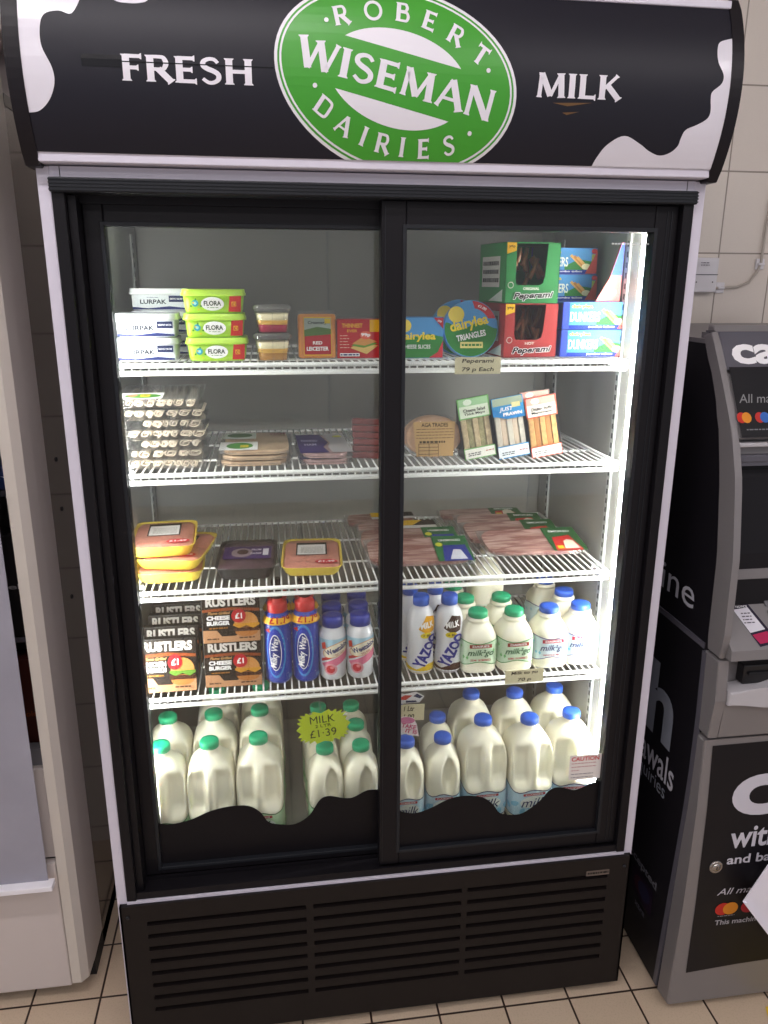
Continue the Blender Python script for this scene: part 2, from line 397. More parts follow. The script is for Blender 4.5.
# shelf standards (slotted strips) and LED strips
SLOT = mat('slot_dark', '#3a3b3c', .6)
for sx in (-1, 1):
    for y in (.17, .53):
        b = MB(); x = sx*.5; b.box(min(x, x-sx*.004), max(x, x-sx*.004), y-.009, y+.009, .42, 1.68, mat('standard_grey', '#aeb0b0', .4), .001)
        for k in range(62):
            z = .43+k*.02
            b.box(min(x-sx*.0036, x-sx*.0045), max(x-sx*.0036, x-sx*.0045), y-.003, y+.003, z, z+.011, SLOT)
        b.build('shelf_standard', FR)
LEDM = emis('led_strip', (1, .985, .96), 46)
LEDL = emis('led_strip_left', (1, .985, .96), 38)
for sx in (-1, 1):
    b = MB(); x0, x1 = (.4885, .4995) if sx > 0 else (-.4995, -.4895)
    b.prism([(x0 if sx < 0 else x1, .088), (x1 if sx < 0 else x0, .088), (x1 if sx < 0 else x0, .096), (x0 if sx < 0 else x1, .108)], 'z', .44, 1.69, LEDM if sx > 0 else LEDL)
    b.build('led_strip', FR)['label'] = 'glowing white light strip'

# wire shelves
def wire_shelf(z, wires=64):
    b = MB(); x0, x1 = -.480, .484; yf, yb = .108, .545
    zt = z-.0035
    for y, zz, r in ((yf, zt, .0044), (yf-.001, zt-.0130, .0048), (yb, zt, .003), (.25, zt-.004, .0025), (.40, zt-.004, .0025)):
        b.tube([(x0, y, zz), (x1, y, zz)], r, WHITE_WIRE, 8)
    for x in (x0, x1):
        b.tube([(x, yf, zt-.0130), (x, yf, zt), (x, yb, zt)], .0035, WHITE_WIRE, 6)
    for i in range(wires):
        x = x0+(x1-x0)*(i+1)/(wires+1)
        b.tube([(x, yf-.001, zt-.0135), (x, yf-.001, zt-.004), (x, yf+.006, zt+.0012), (x, yb, zt+.0012)], .0018, WHITE_WIRE, 5)
    s = b.build('wire_shelf', FR)
    for sx in (-1, 1):
        for y in (.17, .53):
            b = MB(); x = sx*.495
            b.prism([(y-.011, z-.004), (y+.011, z-.004), (y+.006, z-.016), (y-.006, z-.016)], 'x', min(sx*.472, x), max(sx*.472, x), mat('clip_steel', '#8f9192', .35, .8)); b.build('shelf_clip', s)
for k in (1, 2, 3, 4): wire_shelf(zS[k])

# ventilated kick panel
b = MB(); PX0, PX1 = -.545, .545; PZ0, PZ1 = .022, .3712
yf, yb = -.010, .0
cols = ((-.494, -.171), (-.156, .163), (.176, .493)); rows = [.3205-k*.0318 for k in range(8)]; sh = .0095
b.box(PX0, PX1, yf, yb, rows[0]+sh, PZ1, BLACK_STEEL); b.box(PX0, PX1, yf, yb, PZ0, rows[-1], BLACK_STEEL)
for z0, z1 in zip(rows[1:], rows): b.box(PX0, PX1, yf, yb, z0+sh, z1, BLACK_STEEL)
for z in rows:
    e = [PX0, cols[0][0], cols[0][1], cols[1][0], cols[1][1], cols[2][0], cols[2][1], PX1]
    for i in (0, 2, 4, 6): b.box(e[i], e[i+1], yf, yb, z, z+sh, BLACK_STEEL)
    for c0, c1 in cols:
        b.prism([(-.0125, z+.0012), (-.0105, z-.0012), (-.004, z-.0002), (-.004, z+.0014)], 'x', c0, c1, BLACK_STEEL)
b.box(PX0, PX0+.004, yf, .03, PZ0, PZ1, BLACK_STEEL); b.box(PX1-.004, PX1, yf, .03, PZ0, PZ1, BLACK_STEEL)
kp = b.build('vent_panel', FR)
for x in (-.53, .53):
    b = MB(); b.lathe([(.004, 0), (.004, .0015), (.002, .0025)], BLACK_RIB, 12, M=Matrix.Translation((x, yf, .345)) @ Matrix.Rotation(PI/2, 4, 'X')); b.build('screw', kp)
a = Art(); a.rect(.443, .3285, .496, .342, P('#6b5f58', .3)); a.lines(.446, .494, .3315, .339, 1, P('#1b1716'), .005, 4)
a.build('maker_badge', kp, front(yf-.0006))
b = MB()
for x in (-.48, .48):
    for y in (.05, .6):
        b = MB(); b.lathe([(.02, 0), (.02, .008), (.012, .01), (.012, .02)], BLACK_MATT, 14, c=(x, y, 0)); b.build('foot', FR)

# curved header sign
def hy(z): return -.06+2.2*(z-1.885)**2
HZ = [1.752+(2.012-1.752)*i/20 for i in range(21)]
prof = [(hy(z), z) for z in HZ]
b = MB(); b.prism(prof+[(.40, 2.012), (.40, 1.752)], 'x', -.54, .54, WHITE_ENAMEL)
HD = b.build('header_sign', FR)
b = MB(); rr = [[(x, hy(z)-.0012, z) for z in [1.7655+(2.0-1.7655)*i/20 for i in range(21)]] for x in (-.54, .54)]
b.loft(rr, NAVYBLACK, False, False, closed=False); b.build('black_panel', HD)
for sx in (-1, 1):
    b = MB(); x0, x1 = (.537, .557) if sx > 0 else (-.559, -.537)
    pr = [(hy(z)-.0035+(.0025 if i in (0, 20) else 0), z+(-.006 if i == 0 else .004 if i == 20 else 0)) for i, z in enumerate(HZ)]
    b.prism(pr+[(.40, 2.016), (.40, 1.746)], 'x', x0, x1, mat('end_cap_black', '#171318', .4, spec=.25), bev=.002); b.build('end_cap', HD)
b = MB(); b.box(-.54, .54, hy(2.0)-.004, .05, 2.0, 2.012, WHITE_ENAMEL, .002)
b.box(-.538, .538, hy(1.758)-.003, .0, 1.7525, 1.7645, WHITE_ENAMEL, .0015); b.build('trim_strip', HD)
for x in (-.515, .515):
    b = MB(); b.box(x-.0006, x+.0006, -.0005, .0, 1.734, 1.75, SLOT); b.build('panel_joint', HD)
hmap = lambda u, v, d: (u, hy(v)-.0016-d, v)
cuts = [1.765+.012*i for i in range(20)]
def smooth_pts(W, n=5):
    W = [Vector(p) for p in W]; o = []
    for i in range(len(W)-1):
        p, q, r2, s2 = W[max(i-1, 0)], W[i], W[i+1], W[min(i+2, len(W)-1)]
        for k in range(n):
            t = k/n; o.append(tuple(.5*((2*q)+(r2-p)*t+(2*p-5*q+4*r2-s2)*t*t+(3*q-p-3*r2+s2)*t**3)))
    o.append(tuple(W[-1])); return o
SPL = mat('splash_white', '#dedae3', .22)
a = Art()
sl = smooth_pts([(-0.445, 2.0), (-0.449, 1.975), (-0.453, 1.961), (-0.465, 1.942), (-0.482, 1.945), (-0.501, 1.94), (-0.508, 1.924), (-0.508, 1.898), (-0.497, 1.872), (-0.496, 1.852), (-0.506, 1.831), (-0.522, 1.817), (-0.538, 1.814)])
a.poly([(-.538, 2.0)]+sl, SPL); a.build('splash_print', HD, hmap, cv=cuts, clipv=(1.7655, 2.0)); a = Art()
a.poly(smooth_pts([(-.43, 2.0), (-.424, 1.978), (-0.406, 1.963), (-0.39, 1.96), (-0.371, 1.961), (-0.358, 1.968), (-.346, 2.0)]), SPL); a.build('splash_print', HD, hmap, cv=cuts, clipv=(1.7655, 2.0)); a = Art()
srp = smooth_pts([(0.537, 1.954), (0.517, 1.948), (0.512, 1.936), (0.514, 1.918), (0.524, 1.9), (0.522, 1.887), (0.508, 1.875), (0.507, 1.864), (0.51, 1.848), (0.507, 1.837), (0.492, 1.828), (0.474, 1.82), (0.469, 1.808), (0.467, 1.797), (0.456, 1.787), (0.439, 1.783), (0.419, 1.789), (0.402, 1.798), (0.372, 1.809), (0.346, 1.796), (0.333, 1.778), (0.328, 1.7655)])
a.poly(srp+[(.537, 1.7655)], SPL)
a.build('splash_print', HD, hmap, cv=cuts, clipv=(1.7655, 2.0))
a = Art()
LW = mat('letter_white', '#e4e0e8', .35)
pw, w = word('FRESH', .08); a.polys(place(pw, lambda x, y: (-.402+x/w*.187, 1.8585+y*.034)), LW); a.build('lettering', HD, hmap, cv=cuts); a = Art()
pw, w = word('MILK', .08); a.polys(place(pw, lambda x, y: (.216+x/w*.138, 1.858+y*.034)), LW)
a.build('lettering', HD, hmap, cv=cuts)
a = Art(); a.rect(-.456, 1.875, -.40, 1.8905, mat('tape_black', '#0e0d12', .12)); a.rect(-.4, 1.882, -.185, 1.8835, mat('tape_black', '#0e0d12', .12)); a.build('tape_patch', HD, hmap, cv=cuts); a = Art()
a.poly([(.245, 1.851), (.31, 1.853), (.27, 1.847)], mat('scuff_gold', '#6a4c2a', .3)); a.poly([(.262, 1.838), (.29, 1.84), (.27, 1.835)], mat('scuff_gold', '#6a4c2a', .3))
a.build('scuff_mark', HD, hmap, cv=cuts)
# oval dairy logo, tilted
CX, CZ, TH = .001, 1.8753, math.radians(-12.5); ca, sa = math.cos(TH), math.sin(TH)
def lg(x, y): return (CX+x*ca-y*sa, CZ+x*sa+y*ca)
AX, AY = .1872, .1300
def oval(k): return [lg((AX-k)*math.cos(t), (AY-k)*math.sin(t)) for t in [2*PI*i/72 for i in range(72)]]
a = Art()
a.poly(oval(0), LW); a.poly(oval(.0045), GREEN); a.poly(oval(.0075), LW); a.poly(oval(.0105), GREEN)
def seg(sgn, y0, rx, ry, n=24):
    xm = rx*math.sqrt(max(0, 1-(y0/ry)**2)); t0 = math.asin(y0/ry)
    return [lg(rx*math.cos(t), sgn*ry*math.sin(t)) for t in [t0+(PI-2*t0)*i/n for i in range(n+1)]]
a.poly(seg(1, .0365, .108, .0660), LW); a.poly(seg(-1, .0365, .108, .0660), LW)
pw, w = word('WISEMAN', .07)
def wf(x, y):
    X = x/w*.306-.153; s = 1-.10*math.sin(PI*x/w)
    return lg(X, (-.0215+y*.043)*s+0)
a.polys(place(pw, wf), LW)
def arc_word(t, r0, a0, a1, size, outward):
    n = len(t); out = []
    for i, c in enumerate(t):
        th = a0+(a1-a0)*i/(n-1); g, w = glyph(c)
        rx, ry = AX-r0, AY-r0; p = Vector((rx*math.cos(th), ry*math.sin(th)))
        nn = Vector((math.cos(th)/rx, math.sin(th)/ry)).normalized()
        if not outward: nn = -nn
        tt = Vector((nn.y, -nn.x))
        for q in g: out.append([lg(*(p+tt*((x-w/2)*size)+nn*((y-.5)*size))) for x, y in q])
    return out
def letters_at(t, pts, size):
    out = []
    for i, c in enumerate(t):
        p = Vector(pts[i]); d = (Vector(pts[min(i+1, len(t)-1)])-Vector(pts[max(i-1, 0)])).normalized(); nn = Vector((-d.y, d.x)); g, w = glyph(c)
        for q in g: out.append([tuple(p+d*((x-w/2)*size)+nn*((y-.5)*size)) for x, y in q])
    return out
a.polys(letters_at('ROBERT', [(-.084, 1.9585), (-.036, 1.9675), (.009, 1.967), (.049, 1.957), (.089, 1.938), (.127, 1.912)], .0275), LW)
a.polys(letters_at('DAIRIES', [(-.112, 1.834), (-.081, 1.811), (-.05, 1.797), (-.02, 1.788), (.011, 1.784), (.045, 1.7825), (.085, 1.788)], .0265), LW)
for x, z in ((-.106, 1.9505), (.139, 1.891), (-.125, 1.8615), (.116, 1.805)): a.ell(x, z, .0034, .0034, LW, n=10)
a.build('oval_logo', HD, hmap, cv=cuts, clipv=(1.7655, 2.0))

# =====================================================================================
# GOODS
# =====================================================================================
def sell(hw, hd, n, t):
    c, s = math.cos(t), math.sin(t); e = 2/n
    return (hw*math.copysign(abs(c)**e, c), hd*math.copysign(abs(s)**e, s))
class Perim:
    """arc length along the front of a superellipse, 0 at the front centre (-y)"""
    def __init__(s, hw, hd, n):
        s.pts = []; N = 200; acc = 0; prev = None
        for i in range(N+1):
            t = -PI/2+PI*i/N*1.0; p = sell(hw, hd, n, t)
            if prev: acc += math.dist(p, prev)
            s.pts.append((acc, p)); prev = p
    def at(s, u):
        a = abs(u); P0 = s.pts
        lo = 0
        for i in range(len(P0)-1):
            if P0[i+1][0] >= a: lo = i; break
        else: lo = len(P0)-2
        (a0, p), (a1, q) = P0[lo], P0[lo+1]; k = 0 if a1 == a0 else (a-a0)/(a1-a0)
        x = p[0]+(q[0]-p[0])*k; y = p[1]+(q[1]-p[1])*k
        dx, dy = q[0]-p[0], q[1]-p[1]; L = math.hypot(dx, dy) or 1
        nx, ny = dy/L, -dx/L
        if u < 0: x = -x; nx = -nx
        return x, y, nx, ny
def wrapmap(hw, hd, n, taper=None, off=.0004):
    cache = {}
    def f(u, v, d):
        k = taper(v) if taper else 1
        kk = round(k, 3)
        if kk not in cache: cache[kk] = Perim(hw*k, hd*k, n)
        x, y, nx, ny = cache[kk].at(u*k if taper else u)
        return (x+nx*(d+off), y+ny*(d+off), v)
    return f
def sstep(a, b, x):
    t = max(0, min(1, (x-a)/(b-a))); return t*t*(3-2*t)
_rs = {}
def ring_even(hw, hd, n, N):
    k = (round(hw, 6), round(hd, 6), round(n, 3), N)
    if k in _rs: return _rs[k]
    F = [sell(hw, hd, n, -PI/2+2*PI*i/720) for i in range(721)]; L = [0]
    for p, q in zip(F, F[1:]): L.append(L[-1]+math.dist(p, q))
    out = []; j = 0
    for i in range(N):
        t = L[-1]*i/N
        while L[j+1] < t: j += 1
        f = (t-L[j])/(L[j+1]-L[j] or 1); out.append((F[j][0]+(F[j+1][0]-F[j][0])*f, F[j][1]+(F[j+1][1]-F[j][1])*f))
    _rs[k] = out; return out
MILK = mat('milk_bottle_plastic', '#f8f3e0', .33, sss=.12)
GCAP = mat('green_cap', '#1fae7c', .4); BCAP = mat('blue_cap', '#2f5fce', .4)
def bottle_body(H, hw, hd, prof, recess=None, N=88, n0=4.5, mt=MILK):
    b = MB(); rings = []
    zs = []
    for (z0, k0), (z1, k1) in zip(prof, prof[1:]):
        st = max(1, int((z1-z0)/.035))
        for i in range(st): zs.append((z0+(z1-z0)*i/st, k0+(k1-k0)*i/st))
    zs.append(prof[-1])
    for z, k in zs:
        n = 2+(n0-2)*sstep(.45, .95, k); ring = []
        for x, y in ring_even(hw*k, hd*k, n, N):
            if recess and y < 0: y += recess(x/hw, z)*min(1, -y/(hd*k)*1.5)
            ring.append((x, y, z*H))
        rings.append(ring)
    b.loft(rings, mt); return b
def screw_cap(r, z0, h, m):
    b = MB(); N = 40; rings = []
    for k, (rr, z) in enumerate([(r, z0), (r, z0+h*.8), (r*.93, z0+h), (r*.5, z0+h)]):
        rings.append([((rr+(.0005 if i % 2 and k < 2 else 0))*math.cos(2*PI*i/N), (rr+(.0005 if i % 2 and k < 2 else 0))*math.sin(2*PI*i/N), z) for i in range(N)])
    b.loft(rings, m); return b
PROF4 = [(0, .86), (.012, .95), (.03, 1), (.30, 1), (.60, 1), (.66, .985), (.72, .94), (.77, .865), (.81, .76), (.845, .63), (.875, .49), (.895, .40), (.91, .37), (.94, .37)]
def jug(kind, cap):
    if kind == '4':
        H, hw, hd = .245, .0505, .054
        def rec(u, z):
            a = abs(u); lo = .36+.08*(a-.5)**2
            return .021*sstep(.10, .30, a)*(1-sstep(.74, .95, a))*sstep(lo, lo+.10, z)*(1-sstep(.70, .82, z))
        t = thing('milk_bottle', 'x', 'milk bottle')
        bottle_body(H, hw, hd, PROF4, rec).build('bottle_body', t)
        screw_cap(.0198, .2285, .0145, cap).build('cap', t); hm = hw; hdm = hd; zl = (.022, .094)
    else:
        H, hw, hd = .218, .0385, .040
        def rec(u, z):
            q = math.hypot((u-.28)/.42, (z-.61)/.20)
            return .024*(1-sstep(.66, .98, q))-.0*0+.004*sstep(.1, .4, abs(u+.35))*0
        t = thing('milk_bottle', 'x', 'milk bottle')
        bottle_body(H, hw, hd, PROF4, rec).build('bottle_body', t)
        screw_cap(.0188, .2020, .0145, cap).build('cap', t); hm = hw; hdm = hd; zl = (.030, .099)
    green = cap is GCAP
    pale = P('#bfe0b8') if green else P('#bcdcec'); ink = P('#2a6a35') if green else P('#1d2c63')
    a = Art(); W = hm*1.75; z0, z1 = zl
    top_ = [(-W+2*W*i/16, z1-.010+.011*abs(-1+2*i/16)**1.6+.004*math.sin(i)) for i in range(17)]
    a.poly([(-W, z0), (W, z0)]+top_[::-1], ink); a.poly([(-W, z0+.002), (W, z0+.002)]+[(x, z-.0022) for x, z in top_[::-1]], pale)
    for k in range(10): a.ell(-W+.01+k*W*2/10, z0+.012+.02*((k*7) % 3)/2, .006, .009, P('#8fc98a') if green else P('#86c4e2'), rot=k)
    a.ell(0, z1-.036, hm*.62, .016, P('#e9f0ea'))
    a.rect(-hm*.5, z1-.019, hm*.5, z1-.013, P('#b5303f')); a.text('DAIRIES', 0, z1-.016, hm*.8, PRINTWHITE, h=.0035)
    a.text('milk', 0, z1-.036, hm*1.15, ink, h=.022, bold=.0, shear=.3)
    a.build('label', t, wrapmap(hm, hdm, 4.5, off=.0008), cu=rng(-W, W, 26))
    return t
j4g, j4b, j2g, j2b = jug('4', GCAP), jug('4', BCAP), jug('2', GCAP), jug('2', BCAP)
used = set()
def put(proto, label, loc, rot=None, group=None):
    if proto.name not in used:
        used.add(proto.name); proto.location = loc
        if rot is not None: proto.rotation_euler = rot
        proto['label'] = label
        if group: proto['group'] = group
        return proto
    return dup(proto, label, loc, rot, group)
Z5 = zS[5]+.0005
g1 = 'large green-capped milk bottles on the fridge floor'
for n, (x, yy) in enumerate(((-.462, .135), (-.3615, .137), (-.2585, .141))):
    nm = ['leftmost', 'middle', 'rightmost'][n]
    put(j4g, f'large green-capped milk bottle, {nm} of the three in the front row', (x, yy, Z5), (0, 0, (.05, 0, -.03)[n]), g1)
    put(j4g, f'large green-capped milk bottle standing second in line behind the {nm} front one', (x+.002, yy+.115, Z5), (0, 0, (-.04, .02, .03)[n]), g1)
    if n: put(j4g, f'large green-capped milk bottle, {nm} in the shaded third row, mostly hidden', (x+.004, yy+.228, Z5), (0, 0, .02), g1)
g2 = 'slim green-capped milk bottles by the centre stile'
for n, (x, yy) in enumerate(((-.1175, .125), (-.039, .125))):
    for r in range(3):
        nm = ['directly below the yellow star price sign', 'beside the centre door stile'][n]
        lab = [f'slim green-capped milk bottle at the front {nm}', f'slim green-capped milk bottle second in the line {nm}', f'slim green-capped milk bottle third in the line {nm}'][r]
        put(j2g, lab, (x-.002*r, yy+r*.084, Z5), (0, 0, (.03, -.08)[n]), g2)
g3 = 'slim blue-capped milk bottles on the fridge floor'
put(j2b, 'slim blue-capped milk bottle partly hidden by the centre stile', (.0605, .125, Z5), (0, 0, .0), g3)
put(j2b, 'slim blue-capped milk bottle at the front, second from the centre stile', (.1435, .129, Z5), (0, 0, -.06), g3)
put(j2b, 'slim blue-capped milk bottle standing behind another slim blue-capped one', (.150, .214, Z5), (0, 0, -.02), g3)
g4 = 'large blue-capped milk bottles on the fridge floor'
for n, (x, yy) in enumerate(((.2395, .147), (.344, .137), (.4465, .147))):
    nm = ['leftmost', 'middle', 'rightmost'][n]
    put(j4b, f'large blue-capped milk bottle, {nm} of the three in the front row', (x, yy, Z5), (0, 0, (.02, .04, -.06)[n]), g4)
    put(j4b, f'large blue-capped milk bottle second in line behind the {nm} front blue-capped one', (x+.002, yy+.116, Z5), (0, 0, (-.03, .0, -.04)[n]), g4)

# small single bottles
def small_bottle(green):
    H, hw, hd = .137, .0392, .0395
    prof = [(0, .88), (.02, .96), (.05, 1), (.25, 1), (.56, 1), (.60, .975), (.66, .89), (.72, .775), (.77, .665), (.795, .60), (.81, .585), (.825, .615), (.855, .615), (.865, .52), (.9, .50)]
    t = thing('milk_bottle', 'x', 'milk bottle'); bottle_body(H, hw, hd, prof, N=56, n0=3.6).build('bottle_body', t)
    screw_cap(.0208, .1208, .0130, GCAP if green else BCAP).build('cap', t)
    ink = P('#1f5a33') if green else P('#232a66'); edge = P('#3f9a52') if green else P('#5a4a8c'); pale = P('#cfe6cc') if green else P('#d5e6ef')
    a = Art(); W = .108; z0, z1 = .024, .075
    tp = [(-W+2*W*i/18, z1-.004*math.sin(i*.9)) for i in range(19)]; bt = [(-W+2*W*i/18, z0+.004*math.sin(i*.9)) for i in range(19)]
    a.poly(bt+tp[::-1], edge); a.poly([(x, z+.002) for x, z in bt]+[(x, z-.002) for x, z in tp[::-1]], pale)
    L = []
    rr = random.Random(3)
    for k in range(26):
        x = -W+.006+k*(2*W-.012)/25; z = z0+.006+rr.random()*(z1-z0-.012)
        if abs(x) > .026: L.append([(x-.003, z), (x, z-.005), (x+.003, z), (x, z+.005)])
    a.polys(L, P('#7cc07a') if green else P('#7fc2e0'))
    a.rect(-.024, z1-.0135, .024, z1-.005, P('#9c3a33') if green else P('#b8324a')); a.text('DAIRIES', 0, z1-.0092, .036, PRINTWHITE, h=.005)
    a.text('milk²go', 0, .049, .056, ink, h=.018, bold=.015, shear=.3)
    a.text('SEMI SKIMMED' if green else 'WHOLE MILK', 0, z0+.010, .044, P('#b5404a'), h=.005)
    a.build('label', t, wrapmap(hw, hd, 3.6, off=.0007), cu=rng(-W, W, 30))
    return t
sg, sb = small_bottle(True), small_bottle(False)
Z4 = zS[4]+.0005
gg, gb = 'small green-capped bottles on the shelf above', 'small blue-capped bottles on the shelf above'
gg = 'small green-capped single bottles'; gb = 'small blue-capped single bottles'
put(sg, 'small green-capped milk bottle at the front beside the brown and white shake bottle', (.221, .160, Z4), (0, 0, -.03), gg)
put(sg, 'small green-capped milk bottle second in its line, behind the left front one', (.212, .241, Z4), (0, 0, 0), gg)
put(sg, 'small green-capped milk bottle third and last in the left line', (.204, .322, Z4), (0, 0, 0), gg)
put(sg, 'small green-capped milk bottle at the front next to the blue-capped ones', (.3015, .158, Z4), (0, 0, .02), gg)
put(sg, 'small green-capped milk bottle behind the right front green-capped one', (.296, .239, Z4), (0, 0, 0), gg)
put(sb, 'small blue-capped milk bottle at the front behind the cream price tag', (.3825, .163, Z4), (0, 0, 0), gb)
put(sb, 'small blue-capped milk bottle at the front right end by the light strip', (.457, .168, Z4), (0, 0, -.12), gb)
put(sb, 'small blue-capped milk bottle directly behind the rightmost front one', (.449, .249, Z4), (0, 0, 0), gb)
put(sb, 'small blue-capped milk bottle rearmost of the four blue-capped ones', (.432, .330, Z4), (0, 0, 0), gb)
# taller capless-looking bottle at the back of that shelf
t = thing('milk_bottle', 'cream bottle far back between green-capped bottles, top hidden by the shelf above', 'milk bottle', (.292, .36, Z4))
bottle_body(.20, .040, .040, PROF4, N=48).build('bottle_body', t); screw_cap(.016, .184, .016, mat('pale_cap', '#d8d4c4', .4)).build('cap', t)
a = Art(); a.rect(-.03, .03, .03, .075, P('#d9e6d6')); a.rect(-.02, .062, .02, .07, P('#7c3030')); a.build('label', t, wrapmap(.04, .04, 4.5, off=.0007), cu=rng(-.03, .03, 6))

# shake bottles (round shaped)
def shake(kind):
    if kind in ('banana', 'chocolate'):
        H = .192; prof = [(.024, 0), (.0275, .006), (.0285, .03), (.0262, .06), (.0262, .085), (.0285, .115), (.0285, .135), (.0245, .153), (.017, .165), (.0135, .168), (.0135, .174)]
        cap = BCAP; base = mat('shake_white', '#e6e6ee', .3); cr, cz, ch = .0165, .170, .022
    elif kind == 'wheat':
        H = .162; prof = [(.022, 0), (.026, .006), (.0275, .04), (.0275, .10), (.0265, .118), (.022, .130), (.0185, .135), (.0185, .139)]
        cap = mat('deep_blue_cap', '#2b3aa6', .3); base = mat('shake_white', '#e6e6ee', .3); cr, cz, ch = .0205, .136, .026
    else:
        H = .212; prof = [(.021, 0), (.0255, .008), (.0262, .06), (.0262, .13), (.0255, .148), (.021, .163), (.0165, .168), (.0165, .172)]
        cap = mat('red_cap', '#c62a2c', .35); base = mat('choc_shake_blue', '#2a3fae', .28); cr, cz, ch = .019, .170, .020
    t = thing('shake_bottle', 'x', 'shake bottle')
    b = MB(); b.lathe(prof, base, 40); b.build('bottle_body', t)
    if kind == 'space':
        b = MB(); b.lathe([(.0185, .165), (.0285, .146), (.0290, .143), (.0278, .1425), (.0178, .164)], mat('yellow_collar', '#f0b522', .4), 32, caps=False); cl = b.build('price_collar', t)
        rr = lambda v: .0288-(v-.144)*.50
        aa = Art(); aa.text('£1.79', 0, .1525, .044, P('#b01c1c'), h=.013)
        aa.build('price_print', cl, lambda u, v, d: (math.sin(u/.026)*(rr(v)+d+.001), -math.cos(u/.026)*(rr(v)+d+.001), v), cu=rng(-.03, .03, 16))
        b = MB(); b.lathe([(.0175, .164), (.0195, .166), (.0195, .184), (.0165, .188), (.0115, .190), (.0115, .196)], cap, 30); cp = b.build('cap', t)
        b = MB(); b.lathe([(.0115, .196), (.0115, .210), (.009, .214)], mat('smoked_spout', '#2a2022', .15), 22); b.build('spout', cp)
    else:
        screw_cap(cr, cz, ch, cap).build('cap', t)
    R0 = .0275
    def prf(v):
        for (r0, z0), (r1, z1) in zip(prof, prof[1:]):
            if z0 <= v <= z1: return r0+(r1-r0)*(v-z0)/(z1-z0 or 1)
        return prof[-1][0]
    mp = lambda u, v, d: (math.sin(u/R0)*(prf(v)+d+.0004), -math.cos(u/R0)*(prf(v)+d+.0004), v)
    a = Art(); hw = .0275*PI*.93
    if kind in ('banana', 'chocolate'):
        ink = P('#2b2f8e'); acc = P('#e3a51c') if kind == 'banana' else P('#3a2420')
        a.poly([(-hw, .003), (hw, .003), (hw, .018), (.01, .028), (-.015, .014), (-hw, .03)], P('#e8c21e') if kind == 'banana' else P('#4a2a20'))
        a.poly([(-.012, .118), (.004, .150), (.026, .145), (.024, .110), (.006, .104)], acc); a.text('MILK', .006, .128, .028, PRINTWHITE, h=.016, rot=.15, bold=.03)
        a.ell(.004, .101, .012, .0075, P('#e0c820')); a.text('+ BI', .004, .101, .014, P('#2a2a20'), h=.006)
        s = -1 if kind == 'banana' else -1
        a.text('YAZOO', .006, .060, .088, ink, h=.026, rot=1.12, bold=.05)
    elif kind == 'wheat':
        a.poly([(-hw, .11), (hw, .11), (hw, .085), (.01, .095), (-.02, .08), (-hw, .09)], P('#a9cfe4'))
        a.poly([(-.032, .045), (.03, .078), (.034, .06), (-.02, .03)], P('#e07a9a')); a.poly([(-.032, .058), (.03, .09), (.03, .082), (-.032, .050)], P('#c23c3c'))
        a.ell(.002, .083, .033, .0165, P('#e08a2a'), rot=.45); a.ell(.002, .083, .0315, .0152, P('#efe6cf'), rot=.45)
        a.text('Weetabix', .002, .086, .052, P('#27306e'), h=.014, rot=.45, bold=.03); a.text('TO GO', .006, .073, .02, P('#a83232'), h=.006, rot=.45)
        a.ell(-.012, .033, .013, .015, P('#e3a0ac')); a.ell(-.012, .033, .0085, .0105, P('#c23440')); a.ell(-.009, .038, .004, .004, P('#e98a90'))
        a.poly([(-.03, .1), (-.022, .104), (-.02, .088), (-.028, .084)], P('#cf4a3a'))
    else:
        a.ell(-.012, .078, .0205, .062, P('#4a8fd8')); a.ell(-.013, .078, .0175, .056, P('#2a3fae'))
        a.ell(-.013, .077, .0125, .043, PRINTWHITE); a.ell(-.013, .077, .011, .0405, P('#20307e'))
        a.text('Milky Way', -.013, .077, .072, PRINTWHITE, h=.0165, rot=PI/2-.08, bold=.02, shear=.2)
        r = random.Random(5)
        a.polys([[(x-.0008, z), (x, z-.0011), (x+.0008, z), (x, z+.0011)] for x, z in [(r.uniform(-.05, .05), r.uniform(.01, .14)) for _ in range(40)]], PRINTWHITE)
        a.poly([(-.035, .128), (-.022, .124), (-.024, .134)], P('#c62a2c')); a.text('ZERO', .020, .018, .014, P('#8fb8e8'), h=.007)
    a.build('label', t, mp, cu=rng(-hw, hw, 22), cv=rng(.0, .16, 14))
    return t
yb, yc, wb, sw = shake('banana'), shake('chocolate'), shake('wheat'), shake('space')
for o_, k_ in ((yb, (1.04, 1.04, .905)), (yc, (1.04, 1.04, .905)), (wb, (1.04, 1.04, .87)), (sw, (1.08, 1.08, .955))): o_.scale = k_
put(yb, 'yellow and white shake bottle with big blue letters at the front beside the centre stile', (.096, .163, Z4), (0, 0, .1), 'yellow shake bottles')
put(yb, 'yellow and white shake bottle half hidden behind the front yellow one', (.083, .224, Z4), (0, 0, .2), 'yellow shake bottles')
put(yc, 'brown and white shake bottle with big blue letters at the front', (.157, .160, Z4), (0, 0, -.15), 'chocolate shake bottles')
put(yc, 'brown and white shake bottle behind the front brown and white one', (.139, .221, Z4), (0, 0, -.15), 'chocolate shake bottles')
gs = 'blue chocolate shake bottles with yellow price collars'
for n, x in enumerate((-.209, -.1515)):
    nm = ['left', 'right'][n]
    put(sw, f'starry blue shake bottle with red cap and yellow collar, {nm} one of the front pair', (x, .160, Z4), (0, 0, .25), gs)
    put(sw, f'starry blue shake bottle with red cap behind the {nm} front one', (x+.001, .221, Z4), (0, 0, .1), gs)
gs = 'white breakfast drink bottles with blue caps'
for n, x in enumerate((-.0945, -.036)):
    nm = ['left', 'right'][n]
    for r in range(3):
        put(wb, [f'white breakfast drink bottle with blue cap at the front of the {nm} line', f'white breakfast drink bottle second in the {nm} line', f'white breakfast drink bottle third in the {nm} line'][r], (x+.003*r, .160+.059*r, Z4), (0, 0, .2-n*.1), gs)

